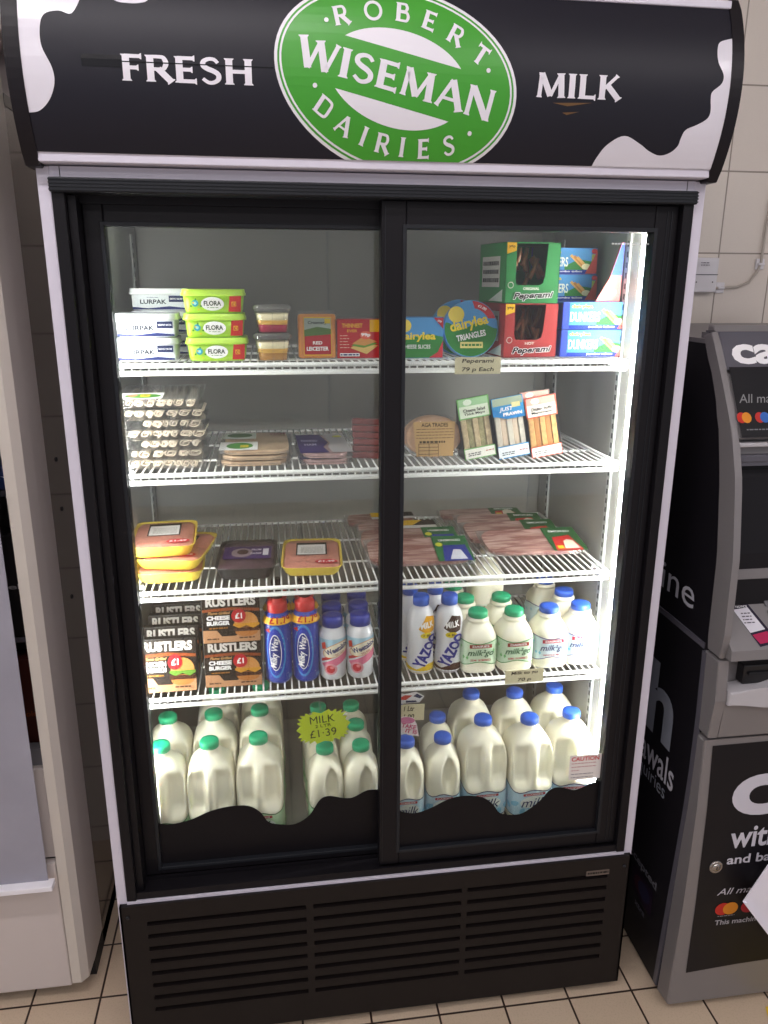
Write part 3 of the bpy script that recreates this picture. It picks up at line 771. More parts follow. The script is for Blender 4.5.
# generic helpers for boxes
def carton(name, label, cat, w, d, h, side, loc, rot=(0, 0, 0), group=None, bev=.0015):
    t = thing(name, label, cat, loc, rot, group)
    b = MB(); b.box(-w/2, w/2, 0, d, 0, h, side, bev); b.build('carton', t); return t
# burger boxes
def burger_box(kind):
    ln = (.042, .010)[kind]
    w, d, h = .117, .060, .100
    t = thing('burger_box', 'x', 'burger box')
    b = MB(); b.prism([(0, 0), (ln, h), (.057, h), (.060, 0)], 'x', -w/2, w/2, mat('burger_box_black', '#1e1a18', .4), bev=.0012); b.build('carton', t)
    a = Art(); W = w/2
    a.rect(-W+.001, .001, W-.001, h-.001, P('#241d1a')); a.poly([(-W+.001, .0715), (0, .0745), (W-.001, .070), (W-.001, .064), (0, .068), (-W+.001, .066)], P('#8a4520'))
    a.poly([(-W+.001, .001), (W-.001, .001), (W-.001, .026), (.02, .022), (.008, .014), (-.02, .014), (-.03, .027), (-W+.001, .028)], P('#b98a66'))
    a.text('RUSTLERS', 0, .0865, .100, P('#d2cdc9'), h=.0185, bold=.05)
    cx = .030
    a.ell(cx, .022, .023, .010, P('#b5743c')); a.poly([(cx-.026, .031), (cx+.026, .031), (cx+.026, .023), (cx-.026, .023)], P('#4a2a1c'))
    a.poly([(cx-.027, .036), (cx-.015, .030), (cx, .035), (cx+.014, .029), (cx+.027, .036), (cx+.026, .040), (cx-.026, .040)], P('#5f8a30' if kind == 0 else '#c98f2a'))
    a.poly([(cx+.024*math.cos(q), .040+.024*math.sin(q)) for q in [PI*i/14 for i in range(15)]], P('#c98c4e'))
    a.text('Flame Grilled', -.024, .064, .045, P('#c79a62'), h=.006, shear=.3)
    a.text(['CHICKEN', 'CHEESE'][kind], -.026, .054, .046, PRINTWHITE, h=.009, bold=.05); a.text(['SANDWICH', 'BURGER'][kind], -.026, .043, .046, PRINTWHITE, h=.009, bold=.05)
    a.lines(-.045, -.008, .028, .037, 1, P('#9c6a2c'), .003, 9); a.lines(-.05, -.025, .007, .013, 1, P('#5a3b28'), .003, 2); a.lines(.015, .048, .007, .013, 1, P('#5a3b28'), .003, 6)
    a.ell(.015, .057, .0145, .0145, P('#b3222a')); a.text('£1', .015, .057, .014, PRINTWHITE, h=.012, bold=.03)
    a.build('front_print', t, lambda u, v, dd: (u, ln*v/h-dd-.0003, v))
    return t
b0, b1 = burger_box(0), burger_box(1)
for r in range(4):
    put(b0, ['dark chicken burger box at the front of the left line', 'dark chicken burger box second from the front in the left line', 'dark chicken burger box third from the front in the left line', 'dark chicken burger box rearmost in the left line'][r],
        (-.4365+.0012*r, .132+.0615*r, Z4), (0, 0, (0, .02, -.02, .01)[r]), 'chicken burger boxes one behind another')
put(b1, 'dark cheese burger box standing on the shelf under another one', (-.303, .138, Z4), (0, 0, 0), 'two cheese burger boxes stacked')
put(b1, 'dark cheese burger box on top of its pair', (-.302, .139, Z4+.1005), (0, 0, .02), 'two cheese burger boxes stacked')

# ---- top shelf -------------------------------------------------------------
Z1 = zS[1]+.0005
def tub(kind):
    w, d, h = .116, .10, .0425
    t = thing('spread_tub', 'x', 'spread tub')
    body = mat('tub_white', '#d9dbe2', .3) if kind == 'silver' else mat('tub_lime', '#a9d534', .3)
    b = MB(); N = 48
    rings = [[(*sell(k*w/2, k*d/2, 6, 2*PI*i/N), z) for i in range(N)] for k, z in ((.86, 0), (.89, .004), (.94, .033))]
    for r in rings:
        for i, p in enumerate(r): r[i] = (p[0], p[1]+d/2, p[2])
    b.loft(rings, body); b.build('tub_body', t)
    lid = mat('lid_silver', '#d5d8dc', .18, coat=.3) if kind == 'silver' else mat('lid_lime', '#b7df4a', .28)
    b = MB(); rings = [[(sell(k*w/2, k*d/2, 6, 2*PI*i/N)[0], sell(k*w/2, k*d/2, 6, 2*PI*i/N)[1]+d/2, z) for i in range(N)] for k, z in ((.955, .0305), (1.0, .031), (1.0, .0345), (.975, .037), (.97, .042), (.955, .0425))]
    b.loft(rings, lid); b.build('lid', t)
    def mp(u, v, dd): return (u, d/2-d/2*(.888+.052*(v-.004)/.029)-dd-.0004+max(0, abs(u)-w*.40)*.25, v)
    a = Art()
    if kind == 'silver':
        a.rect(-.050, .003, .050, .030, P('#cfd3da')); a.poly([(-.05, .008), (-.02, .005), (.02, .009), (.05, .006), (.05, .003), (-.05, .003)], P('#26316b'))
        a.text('LURPAK', -.010, .0175, .050, P('#30343f'), h=.0085, bold=.03); a.lines(-.022, .0, .024, .0275, 1, P('#7a7f8c'), .0012)
        a.rect(.020, .017, .048, .029, P('#232c55')); a.text('SLIGHTLY SALTED', .034, .023, .024, PRINTWHITE, h=.003)
    else:
        a.poly([(.028, .003), (.050, .003), (.052, .031), (.031, .031)], P('#c22a26')); a.rect(.034, .0125, .0425, .021, P('#e9a12a')); a.text('£1', .0382, .0168, .006, P('#8a1818'), h=.006)
        a.ell(.0, .017, .0205, .012, PRINTWHITE); a.text('FLORA', 0, .018, .031, P('#2b3a2a'), h=.0085, bold=.03); a.lines(-.01, .01, .009, .012, 1, P('#4f8a3a'), .001)
        a.ell(-.031, .018, .006, .006, P('#2f9fb8')); a.ell(-.031, .018, .0028, .0028, P('#9fe0ea'))
        for k in range(6): a.ell(-.043+k*.0045, .007+.018*((k*5) % 4)/3, .0018, .0018, P('#3f7f2a') if k % 2 else P('#e0c22a'), n=8)
    a.build('label', t, mp, cu=rng(-.052, .052, 8))
    return t
ts, tl = tub('silver'), tub('lime')
gt = 'silver-lidded butter tubs'
put(ts, 'silver-lidded white butter tub at the bottom of the front left stack', (-.428, .140, Z1), (0, 0, 0), gt)
put(ts, 'silver-lidded white butter tub on top of the front left stack of two', (-.426, .140, Z1+.043), (0, 0, .02), gt)
for k in range(3):
    put(ts, ['silver-lidded white butter tub at the bottom of the rear stack', 'silver-lidded white butter tub in the middle of the rear stack', 'silver-lidded white butter tub topmost of the rear stack of three'][k], (-.4165, .27, Z1+.043*k), (0, 0, 0), gt)
for k in range(3):
    put(tl, ['lime green spread tub with red corner, bottom of its stack of three', 'lime green spread tub with red corner, middle of its stack', 'lime green spread tub with red corner, top of its stack'][k], (-.302-.0015*k, .140, Z1+.043*k), (0, 0, (0, .02, -.01)[k]), 'lime green spread tubs stacked')
# layered dessert pots
def dessert(k):
    t = thing('dessert_pot', 'x', 'dessert pot')
    b = MB(); N = 32
    def ring(r, z): return [(*sell(r, r, 3.5, 2*PI*i/N), z) for i in range(N)]
    lay = [((.026, .001), (.0275, .014), P('#a3163f') if k else P('#b5823c')), ((.0275, .014), (.029, .022), P('#d8a84c')), ((.029, .022), (.0305, .034), mat('cream_layer', '#ece0bb', .5))]
    for (r0, z0), (r1, z1), m in lay: b.loft([ring(r0, z0), ring(r1, z1)], m)
    b.build('dessert', t)
    b = MB(); b.loft([ring(.028, 0), ring(.033, .041)], FILM, True, False)
    for i in range(12):
        x, y = sell(.0305, .0305, 3.5, 2*PI*i/12); b.tube([(x*.92, y*.92, .001), (x*1.08, y*1.08, .040)], .0007, FILM, 4)
    b.build('clear_pot', t)
    b = MB(); b.loft([ring(.035, .0405), ring(.036, .042), ring(.036, .047), ring(.033, .048), ring(.032, .0505)], FILMB); b.build('clear_lid', t)
    return t
d0, d1 = dessert(0), dessert(1)
put(d0, 'clear pot of layered cream dessert standing on the top shelf under another pot', (-.199, .172, Z1)); put(d1, 'clear pot of cream dessert with dark pink base on top of the other pot', (-.198, .172, Z1+.0515))
# cheese block pack
t = thing('cheese_pack', 'orange cheese block pack with red label standing upright beside the dessert pots', 'cheese', (-.1135, .176, Z1), (-.06, 0, .02))
b = MB(); b.box(-.036, .036, 0, .024, .001, .084, mat('orange_cheese', '#d98a35', .35), .005, 3); b.build('cheese_block', t)
b = MB(); b.box(-.0375, .0375, -.0015, .0255, 0, .0875, FILM, .005, 3); b.box(-.039, .039, .010, .013, 0, .091, FILM); b.build('clear_wrap', t)
a = Art(); a.rect(-.026, .006, .027, .078, P('#e0b52a')); a.rect(-.025, .008, .026, .076, P('#a8222a')); a.poly([(-.025, .042), (.026, .046), (.026, .076), (-.025, .076)], P('#9aa39a'))
a.poly([(-.025, .042), (.026, .046), (.026, .056), (0, .060), (-.025, .054)], P('#4f6a34')); a.text('Creamery', 0, .067, .036, P('#232b26'), h=.007); a.rect(.014, .066, .025, .075, P('#d6b62e'))
a.text('RED', 0, .030, .018, PRINTWHITE, h=.006, bold=.03); a.text('LEICESTER', 0, .019, .042, PRINTWHITE, h=.0075, bold=.03); a.build('label', t, front(-.0022))
# thin cheese slices carton
t = carton('cheese_slices_box', 'red carton of thin sliced cheese with 99p corner beside the centre stile', 'cheese', .086, .022, .074, mat('red_card', '#b3262b', .4), (-.0325, .178, Z1))
a = Art(); a.rect(-.042, .001, .042, .073, P('#b3262b')); a.rect(.020, .050, .042, .073, P('#e0a722')); a.text('THINNEST', -.014, .062, .040, P('#e0a030'), h=.008, bold=.04); a.text('EVER', -.014, .052, .020, P('#e0a030'), h=.005, bold=.03)
a.poly([(-.018, .020), (.006, .032), (.036, .024), (.014, .008)], P('#d7b36a')); a.poly([(-.016, .024), (.006, .036), (.036, .028), (.008, .020)], P('#5f8a34')); a.poly([(-.014, .028), (.008, .042), (.034, .032), (.010, .024)], P('#c98a4a'))
a.ell(.012, .044, .011, .008, P('#d8604a')); a.text('99p', .012, .044, .018, PRINTWHITE, h=.008, bold=.03); a.rect(-.038, .004, .0, .010, PRINTWHITE); a.lines(-.037, -.002, .004, .010, 1, P('#26316b'), .003)
a.lines(-.038, -.02, .018, .046, 5, P('#e8c8b0'), .001, 8); a.build('front_print', t, front(0))
b = MB(); b.box(-.040, .040, .022, .045, 0, .078, FILM, .002); b.build('clear_wrap', t)

# snack cheese carton and round boxes
SKY, HILL, YEL = P('#4f93cf'), P('#2f7f35'), P('#ecd23a')
def cheese_face(a, x0, z0, x1, z1, word2, small=False):
    w, h = x1-x0, z1-z0
    a.rect(x0, z0, x1, z1, SKY)
    a.poly([(x0, z0), (x1, z0), (x1, z0+h*.52), (x0+w*.7, z0+h*.60), (x0+w*.3, z0+h*.50), (x0, z0+h*.42)], HILL)
    a.ell(x0+w*.18, z0+h*.80, w*.13, w*.13, P('#e9cf5a'))
    a.text('dairylea', x0+w*.44, z0+h*.52, w*.80, YEL, h=h*.24, bold=.03)
    if word2: a.text(word2, x0+w*.42, z0+h*.28, w*.62, PRINTWHITE, h=h*.10, bold=.02)
t = carton('cheese_slices_box', 'blue and green cheese slices carton with yellow lettering beside the round cheese box', 'cheese', .093, .030, .078, mat('cheese_blue_card', '#3f7fc0', .4), (.0845, .168, Z1))
a = Art(); cheese_face(a, -.0455, .001, .0455, .077, 'CHEESE SLICES'); a.poly([(.026, .077), (.0455, .077), (.0455, .056)], P('#b02a35')); a.text('70p', .038, .070, .009, PRINTWHITE, h=.005)
a.poly([(.0455, .001), (.0455, .034), (.036, .012), (.018, .001)], P('#c03038')); a.build('front_print', t, front(0))
def round_box(label, loc, rot):
    t = thing('cheese_box', label, 'cheese', loc, rot, 'round cheese portion boxes')
    R = .055; M = Matrix.Translation((0, 0, R)) @ Matrix.Rotation(PI/2, 4, 'X')
    b = MB(); b.lathe([(R-.001, -.022), (R, -.020), (R, -.001), (R-.001, 0)], mat('cheese_rim', '#5b9fd6', .35), 48, M=M); b.build('round_box', t)
    a = Art(); n = 40
    cir = [(R*.97*math.cos(2*PI*i/n), R+R*.97*math.sin(2*PI*i/n)) for i in range(n)]
    a.poly(cir, SKY); a.poly([(x, min(z, R*1.12+.006*math.sin(x*90))) for x, z in cir], HILL)
    a.poly([(R*.97*math.cos(q), R+R*.97*math.sin(q)) for q in [math.radians(88-66*i/12) for i in range(13)]]+[(R*.72*math.cos(q), R+R*.72*math.sin(q)) for q in [math.radians(30+50*i/8) for i in range(9)]], P('#b52a35'))
    a.ell(-.030, R*1.50, .016, .0155, P('#e9cf5a')); a.text('£1.00', .022, R*1.74, .018, PRINTWHITE, h=.005, rot=-.45)
    a.text('dairylea', -.004, R*1.16, .078, YEL, h=.026, rot=.22, bold=.03); a.text('TRIANGLES', 0, R*.76, .060, PRINTWHITE, h=.012, rot=.2, bold=.03)
    a.rect(-.022, R*.32, .024, R*.54, P('#e9dc8a')); a.lines(-.019, .021, R*.38, R*.48, 1, P('#2f7f35'), .004, 3); a.build('round_print', t, front(-.0004))
    return t
round_box('round blue and green cheese box with red flash on the top shelf', (.190, .180, Z1), (-.10, 0, 0))
round_box('round blue cheese box just behind the front round one', (.178, .230, Z1), (-.10, 0, 0))

# snack stick display boxes, one on the other
def stick_box(name2, card, cardn, label, loc, win_empty):
    w, d, h = .112, .14, (.1035 if not win_empty else .113)
    m = mat(cardn, card, .4); t = thing('meat_snack_box', label, 'snack box', loc, (0, 0, .10), 'meat snack display boxes')
    b = MB(); W = w/2; th = .002
    b.box(-W, W, 0, d, 0, th, m); b.box(-W, -W+th, 0, d, 0, h, m); b.box(W-th, W, 0, d, 0, h, m); b.box(-W, W, d-th, d, 0, h, m)
    b.box(-W, W, .0, d, h-th, h, m)
    f = [(-W, 0), (W, 0), (W, h), (W-.026, h), (W-.030, .050), (W-.034, .038), (W-.040, .034), (-W+.026, .034), (-W+.022, .038), (-W+.021, .046), (-W+.021, h), (-W, h)]
    b.prism(f, 'y', 0, .002, m); b.build('carton', t)
    a = Art(); a.rect(-W+.001, h-.022, -W+.020, h-.001, P('#e0aa22')); a.poly([(-W+.001, h-.022), (-W+.020, h-.022), (-W+.020, h-.016)], m)
    a.text('79p', -W+.0105, h-.009, .013, P('#2a2416'), h=.006, rot=.2); a.ell(-W+.011, .034, .0062, .0062, P('#b9b4aa')); a.ell(-W+.011, .034, .0048, .0048, m)
    a.text(name2, -.002, .0275, .020 if len(name2) < 5 else .034, P('#d8d4cc'), h=.0052, bold=.03)
    a.text('Peperami', .003, .0135, .086, PRINTWHITE, h=.0175, rot=.04, bold=.075, shear=.3); a.text('Peperami', .003, .0135, .084, P('#1b1416'), h=.0155, rot=.04, bold=.03, shear=.3)
    a.build('front_print', t, front(0))
    a = Art(); a.rect(-.125, .030, -.030, .088, P('#bdb8b2')); a.lines(-.12, -.035, .035, .083, 3, P('#4a4444'), .008, 4); a.poly([(-.085, .003), (-.012, .003), (-.012, .026)], P('#b8c0b8'))
    a.build('side_print', t, lambda u, v, dd: (-W-dd, -u, v))
    b = MB(); r = random.Random(len(name2)); SM = mat('snack_stick', '#8e5c3c', .4)
    for k in range(22 if not win_empty else 16):
        x = r.uniform(-W+.012, W-.014); z = r.uniform(.012, .058 if not win_empty else .080); y = r.uniform(.012, .10)
        a2 = r.uniform(-.6, .6); L = .042
        p = Vector((x, y, z)); q = Vector((max(-W+.008, min(W-.008, x+L*math.sin(a2))), y+.01, min(h-.01, z+L*math.cos(a2))))
        b.tube([p, (p+q)/2+Vector((.002, 0, 0)), q], .0045, SM, 6)
    b.build('snack_sticks', t)
    return t
stick_box('HOT', '#9a2424', 'snack_red_card', 'red open-fronted meat snack stick box on the top shelf', (.3065, .166, Z1), False)
stick_box('ORIGINAL', '#1f7a3a', 'snack_green_card', 'green open-fronted meat snack stick box standing on the red one', (.304, .166, Z1+.104), True)

# breadstick snack boxes
def dunk(label, loc, rz=0.):
    w, d, h = .142, .10, .053
    t = carton('breadstick_snack_box', label, 'snack box', w, d, h, mat('snack_blue_card', '#2f47a8', .4), loc, (0, 0, rz), 'blue breadstick snack boxes')
    a = Art(); W = w/2
    a.rect(-W+.014, .001, W-.001, h-.001, SKY); a.poly([(0, .001), (W-.001, .001), (W-.001, .024), (.03, .030), (.0, .016)], HILL)
    a.rect(-W+.014, .001, W-.001, .0085, P('#23389a')); a.text('jumbo tubes', .012, .005, .055, PRINTWHITE, h=.005)
    a.text('dairylea', -.031, .044, .044, YEL, h=.009, bold=.03); a.text('DUNKERS', -.024, .0245, .062, P('#eef2e0'), h=.019, bold=.02)
    for k in range(3): a.poly([(.010+.007*k, .036-.002*k), (.014+.007*k, .040-.002*k), (.046+.004*k, .013), (.040+.004*k, .010)], P('#d9a55c') if k != 1 else P('#b9803c'))
    a.ell(.047, .015, .010, .006, P('#efe6b8')); a.rect(W-.013, .014, W-.006, .040, P('#c9d66a')); a.ell(W-.008, .046, .006, .005, P('#c0303a'))
    a.poly([(W-.001, .001), (W-.001, .05), (W-.010, .03), (W-.026, .001)], P('#d2554f'))
    a.build('front_print', t, front(0)); return t
k0 = dunk('blue breadstick snack box at the bottom front right of the top shelf', (.4415, .170, Z1))
used.add(k0.name)
dup(k0, 'blue breadstick snack box on top of the front right one', (.4425, .172, Z1+.0535), (0, 0, .01), 'blue breadstick snack boxes')
for k in range(4):
    dup(k0, ['blue breadstick snack box at the bottom of the rear stack', 'blue breadstick snack box second from bottom in the rear stack', 'blue breadstick snack box third up in the shaded rear stack', 'blue breadstick snack box topmost in the shaded rear stack'][k],
        (.4195-.004*(k == 3), .295, Z1+.0535*k), (0, 0, 0), 'blue breadstick snack boxes')
t = thing('reflection_wedge', 'upright blue and pink reflection wedge added on the front right snack boxes', 'carton', (.470, .185, Z1+.1075))  # added solid wedge, shaped after the snack boxes' sides mirrored at the right wall
b = MB(); b.prism([(-.026, 0), (.024, 0), (.026, .112), (.020, .112), (.0, .045)], 'y', 0, .006, mat('wedge_pink', '#d9706c', .45)); b.build('wedge_shape', t)
a = Art(); a.poly([(.002, .050), (.0245, .050), (.0255, .111), (.0205, .111)], P('#4a6cc2')); a.ell(.008, .017, .007, .007, P('#efd0cc')); a.build('wedge_paint', t, front(0))

# shelf-edge paper tags
TAG = mat('tag_cream', '#d8cfae', .6)
def price_tag(name, label, x0, x1, z0, z1, rows, rot=0., loc_y=.0985):
    t = thing(name, label, 'price tag', ((x0+x1)/2, loc_y, (z0+z1)/2), (0, rot, 0))
    w, h = (x1-x0)/2, (z1-z0)/2
    b = MB(); b.box(-w, w, 0, .0008, -h, h, TAG); b.build('card', t)
    a = Art()
    for i, s in enumerate(rows): a.text(s, 0, h-(i+.5)*2*h/len(rows), w*(1.4 if len(s) > 5 else .7), P('#3a322c'), h=h*.62, bold=.02, shear=.15)
    a.build('handwriting', t, front(0)); return t
price_tag('price_tag', 'cream handwritten tag hanging from the top shelf under the round cheese box', .139, .228, 1.4150, 1.4465, ['Peperami', '79 p Each'])
price_tag('price_tag', 'cream handwritten tag on the shelf edge below the small blue-capped milk bottles', .270, .355, .7535, .785, ['Milk to go', '70 p'], -.02)
price_tag('price_tag', 'cream handwritten tag hanging beside the centre stile above the pink sticker', .028, .094, .684, .722, ['1 Ltr', '1.00'], .03, .0955)
# star-shaped sign hung from the shelf
t = thing('price_sign', 'lime yellow star-shaped handwritten sign reading milk 2 ltr £1.39', 'price sign', (-.123, .0865, .690), (0, -.10, 0))
pts = []
r = random.Random(2)
for i in range(44):
    q = 2*PI*i/44; k = 1.0 if i % 2 == 0 else .84; k *= r.uniform(.96, 1.04)
    e = 4; x, z = sell(.056*k, .0385*k, 3.2, q); pts.append((x, z))
b = MB(); b.prism(pts, 'y', 0, .0008, mat('star_lime', '#c3d91e', .5)); b.build('card', t)
a = Art(); INK = P('#2e3a14'); a.text('MILK', .001, .018, .052, INK, h=.017, bold=0, rot=-.02); a.text('2 LTR', .001, .003, .034, INK, h=.007, bold=.01); a.text('£1·39', -.001, -.014, .056, INK, h=.018, bold=0)
a.build('handwriting', t, front(0))
b = MB(); b.tube([(0, .002, .035), (0, .010, .055), (0, .018, .056)], .0008, FILMB, 5); b.build('hook', t)
t = thing('sticker', 'small pink and white sticker hanging from the tag beside the centre stile', 'sticker', (.061, .0942, .664), (0, .12, 0))
b = MB(); b.prism([(-.026, .026), (-.014, .030), (.006, .028), (.016, .012), (.024, -.016), (.0, -.014), (-.018, -.004)], 'y', 0, .0006, mat('sticker_white', '#efe3ea', .5)); b.build('card', t)
a = Art(); a.ell(-.007, .021, .017, .008, P('#dc7fae')); a.text('TAKE', -.001, .007, .032, P('#d0407a'), h=.010, rot=-.15, bold=.03); a.text('IT IS', .006, -.005, .026, P('#d0407a'), h=.009, rot=-.15, bold=.03); a.build('sticker_print', t, front(0))
# carton-like litre bottle behind the tag
t = thing('milk_bottle', 'white litre bottle behind the cream tag at the centre stile', 'milk bottle', (.052, .218, Z5))
bottle_body(.252, .040, .040, PROF4, N=40, mt=mat('white_bottle', '#dfdfe6', .35)).build('bottle_body', t); screw_cap(.017, .234, .017, mat('deep_blue_cap', '#2b3aa6', .3)).build('cap', t)
a = Art(); a.rect(-.035, .10, .035, .165, P('#dfe4ee')); a.ell(0, .152, .02, .008, P('#c23a3a')); a.text('1 LITRE', 0, .125, .05, P('#26316b'), h=.012); a.build('label', t, wrapmap(.04, .04, 4.5, off=.0007), cu=rng(-.035, .035, 8))
t = thing('bottle_tag', 'red, white and blue paper collar above the cream tag by the centre stile', 'tag', (.066, .1085, .722))
b = MB(); b.prism([(-.034, -.004), (.020, -.004), (.030, .010), (.012, .022), (-.012, .018), (-.034, .024)], 'y', 0, .0008, mat('collar_white', '#e4e2ea', .5)); b.build('card', t)
a = Art(); a.poly([(-.030, .006), (-.010, .004), (.004, .014), (-.012, .016)], P('#c8443c')); a.poly([(.006, .012), (.020, .006), (.027, .010), (.014, .018)], P('#2a335a')); a.poly([(-.01, -.002), (.014, -.002), (.012, .002), (-.01, .003)], P('#2a335a')); a.build('collar_print', t, front(0))

# ---- second shelf ----------------------------------------------------------
Z2 = zS[2]+.0005
CREAM = mat('sliced_turkey', '#e8d8c3', .5, sss=.1)
def roll_pack(seed, label, loc, first=False):
    r = random.Random(seed); w, d, h = .146, .115, .0186
    t = thing('sliced_meat_pack', label, 'meat pack', loc, (0, 0, r.uniform(-.03, .03)), 'clear packs of rolled white meat slices')
    b = MB(); x = -w/2+.008+r.choice((0, .012, .026))
    while x < w/2-.014:
        rw = r.uniform(.006, .014); cx = x+rw; n = 22; turns = r.uniform(1.3, 2.2); ph = r.uniform(0, 6)
        out = []
        for i in range(n):
            q = i/(n-1); a1 = ph+q*turns*2*PI; k = 1-.72*q
            out.append((cx+rw*k*math.cos(a1)*1.05+.001*math.sin(3*a1), h/2+(h/2-.0018)*k*math.sin(a1)))
        inn = []; th = .0014
        rings = []
        for y in (r.uniform(.002, .010), d-.012):
            ring = []
            for i, (px, pz) in enumerate(out):
                ring.append((px, y, pz))
            for i in range(n-1, -1, -1):
                q = i/(n-1); px, pz = out[i]; v = Vector((cx-px, h/2-pz)); v = v.normalized()*th if v.length > 1e-6 else Vector((th, 0))
                ring.append((px+v.x, y, pz+v.y))
            rings.append(ring)
        b.loft(rings, CREAM, False, False)
        L = len(rings[0]); bm = b.bm
        mi = b.mi(CREAM)
        ring = rings[0]
        for i in range(n-1):
            vs = [bm.verts.new(p) for p in (ring[i], ring[i+1], ring[L-2-i], ring[L-1-i])]
            f = bm.faces.new(vs); f.material_index = mi
        x += rw*2-.0005
    b.build('meat_slices', t)
    b = MB(); b.box(-w/2, w/2, 0, d, 0, h-.001, FILM, .003); b.box(-w/2-.004, w/2+.006, -.004, d+.004, h-.0012, h-.0004, FILMB); b.build('clear_tray', t)
    return t
names = ['lowest', 'second from bottom', 'third from bottom', 'middle', 'third from top', 'second from top', 'topmost']
for k in range(7):
    p = roll_pack(k+1, f'clear pack of rolled white meat slices, {names[k] if k != 3 else "fourth up"} in the stack of seven', (-.409-.004*(k/6)+.003*math.sin(k*2.1), .146, Z2+.0192*k+(.001 if k == 6 else 0)))
p.rotation_euler.x = .10
a = Art(); a.rect(-.072, .0, .006, .045, PRINTWHITE); a.ell(-.031, .02, .033, .016, P('#4f8f3a')); a.rect(-.036, .012, -.018, .030, P('#d8c42a')); a.ell(-.05, .022, .009, .008, P('#c98a6a')); a.text('3 for', -.027, .021, .012, P('#4a5a1a'), h=.007)
a.build('label', p, top(.0190))
# flat packs
def flat_pack(name, label, w, d, h, loc, meatm, layers, rot=(0, 0, 0), group=None, ripple=.0015, seed=1):
    t = thing(name, label, 'meat pack', loc, rot, group); b = MB(); r = random.Random(seed)
    for k in range(layers):
        z0 = .001+k*(h-.002)/layers; z1 = z0+(h-.002)/layers*.92; n = 26; ring0 = []
        for i in range(n):
            x, y = sell((w/2-.008)*(1+r.uniform(-.03, .02)), (d/2-.006)*(1+r.uniform(-.03, .02)), 5, 2*PI*i/n); ring0.append((x, y+d/2))
        b.loft([[(x, y, z0) for x, y in ring0], [(x, y, z1+r.uniform(-ripple, ripple)*.3) for x, y in ring0]], meatm, smooth=False)
    b.build('meat_slices', t)
    b = MB(); b.box(-w/2+.003, w/2-.003, .003, d-.003, 0, h, FILM, min(.003, h*.3)); b.box(-w/2, w/2, 0, d, h*.45, h*.45+.0006, FILMB); b.build('clear_wrap', t)
    return t
MEATP = mat('cooked_slices', '#d0b08f', .5, noise=.15, nscale=60); HAM = mat('ham_slices', '#c9a3a0', .45, noise=.18, nscale=50)
for k in range(3):
    p = flat_pack('sliced_meat_pack', ['flat clear pack of pale cooked meat slices, bottom of the low pile', 'flat clear pack of pale cooked meat slices, middle of the low pile', 'pale cooked meat slices with white and green label, top of the low pile'][k], .146, .20, .0105, (-.243+.002*k, .142, Z2+.0110*k), MEATP, 2, (0, 0, .0), 'flat packs of cooked meat slices', seed=k)
    if k == 2:
        a = Art(); a.rect(-.070, .006, .004, .085, PRINTWHITE); a.ell(-.031, .045, .026, .030, P('#4f8f3a')); a.rect(-.030, .028, -.014, .052, P('#d8c42a')); a.rect(-.070, .115, .0, .18, P('#c9cfc6')); a.ell(-.034, .15, .026, .022, P('#5d7a48')); a.text('HAM', .045, .16, .03, P('#a0605a'), h=.02); a.build('label', p, top(.0109))
for k in range(2):
    p = flat_pack('sliced_meat_pack', ['purple and silver sliced meat pack underneath its twin', 'purple and silver sliced meat pack on top, yellow mark at its corner'][k], .106, .20, .0125, (-.102, .137-.003*k, Z2+.0130*k), HAM, 2, (0, 0, .02), 'purple labelled meat packs')
    a = Art(); a.poly([(-.051, .004), (.006, .004), (-.002, .06), (.012, .10), (0, .19), (-.051, .19)], P('#3a2560')); a.poly([(.008, .06), (.016, .10), (.006, .19), (.051, .19), (.051, .004), (.012, .004)], P('#a9a4a6')); a.rect(-.051, .190, .051, .197, P('#d9d6d6'))
    a.text('COOKED', -.026, .12, .034, P('#c9bedd'), h=.02); a.text('HAM', -.026, .08, .024, P('#c9bedd'), h=.02); a.ell(.036, .16, .010, .010, P('#b9b83a')); a.build('label', p, top(.0129))
t = thing('salami_pack', 'dark pink wavy salami pack standing upright beside the centre stile', 'meat pack', (-.016, .180, Z2), (-.08, .06, 0))
b = MB()
for k in range(6): b.box(-.033+.002*math.sin(k), .033+.002*math.sin(k), .002*(k % 2), .014, .002+k*.0135, .0145+k*.0135, mat('salami', '#7d3d3a', .4, noise=.2, nscale=80), .003, 2)
b.build('salami_slices', t)
b = MB(); b.box(-.037, .037, -.002, .016, 0, .086, FILM, .004); b.build('clear_wrap', t)
# bag of round flat breads
t = thing('bread_bag', 'clear bag of round flat breads with brown paper label on the second shelf', 'bread', (.121, .180, Z2), (-.12, 0, 0)); t.scale = (1.06, 1.06, 1.0)
b = MB(); M = lambda y: Matrix.Translation((0, y, .0435)) @ Matrix.Rotation(PI/2, 4, 'X') @ Matrix.Diagonal((1.18, .90, 1, 1))
for k in range(4): b.lathe([(.030, -.008), (.043, -.0075), (.047, -.004), (.043, -.0005), (.030, 0)], mat('flat_bread', '#cf9f77', .6, noise=.12, nscale=50), 32, M=M(.002+k*.011))
b.build('flat_breads', t)
b = MB(); n = 40; rings = []
for s_, y in ((.75, -.004), (1.0, 0), (1.06, .02), (1.0, .045), (.6, .050)):
    rings.append([((.058+.0016*math.sin(9*q))*s_*math.copysign(abs(math.cos(q))**.8, math.cos(q)), y, .043+(.043+.001*math.sin(11*q))*s_*math.copysign(abs(math.sin(q))**.8, math.sin(q))) for q in [2*PI*i/n for i in range(n)]])
b.loft(rings, FILMB)
b.build('clear_bag', t)
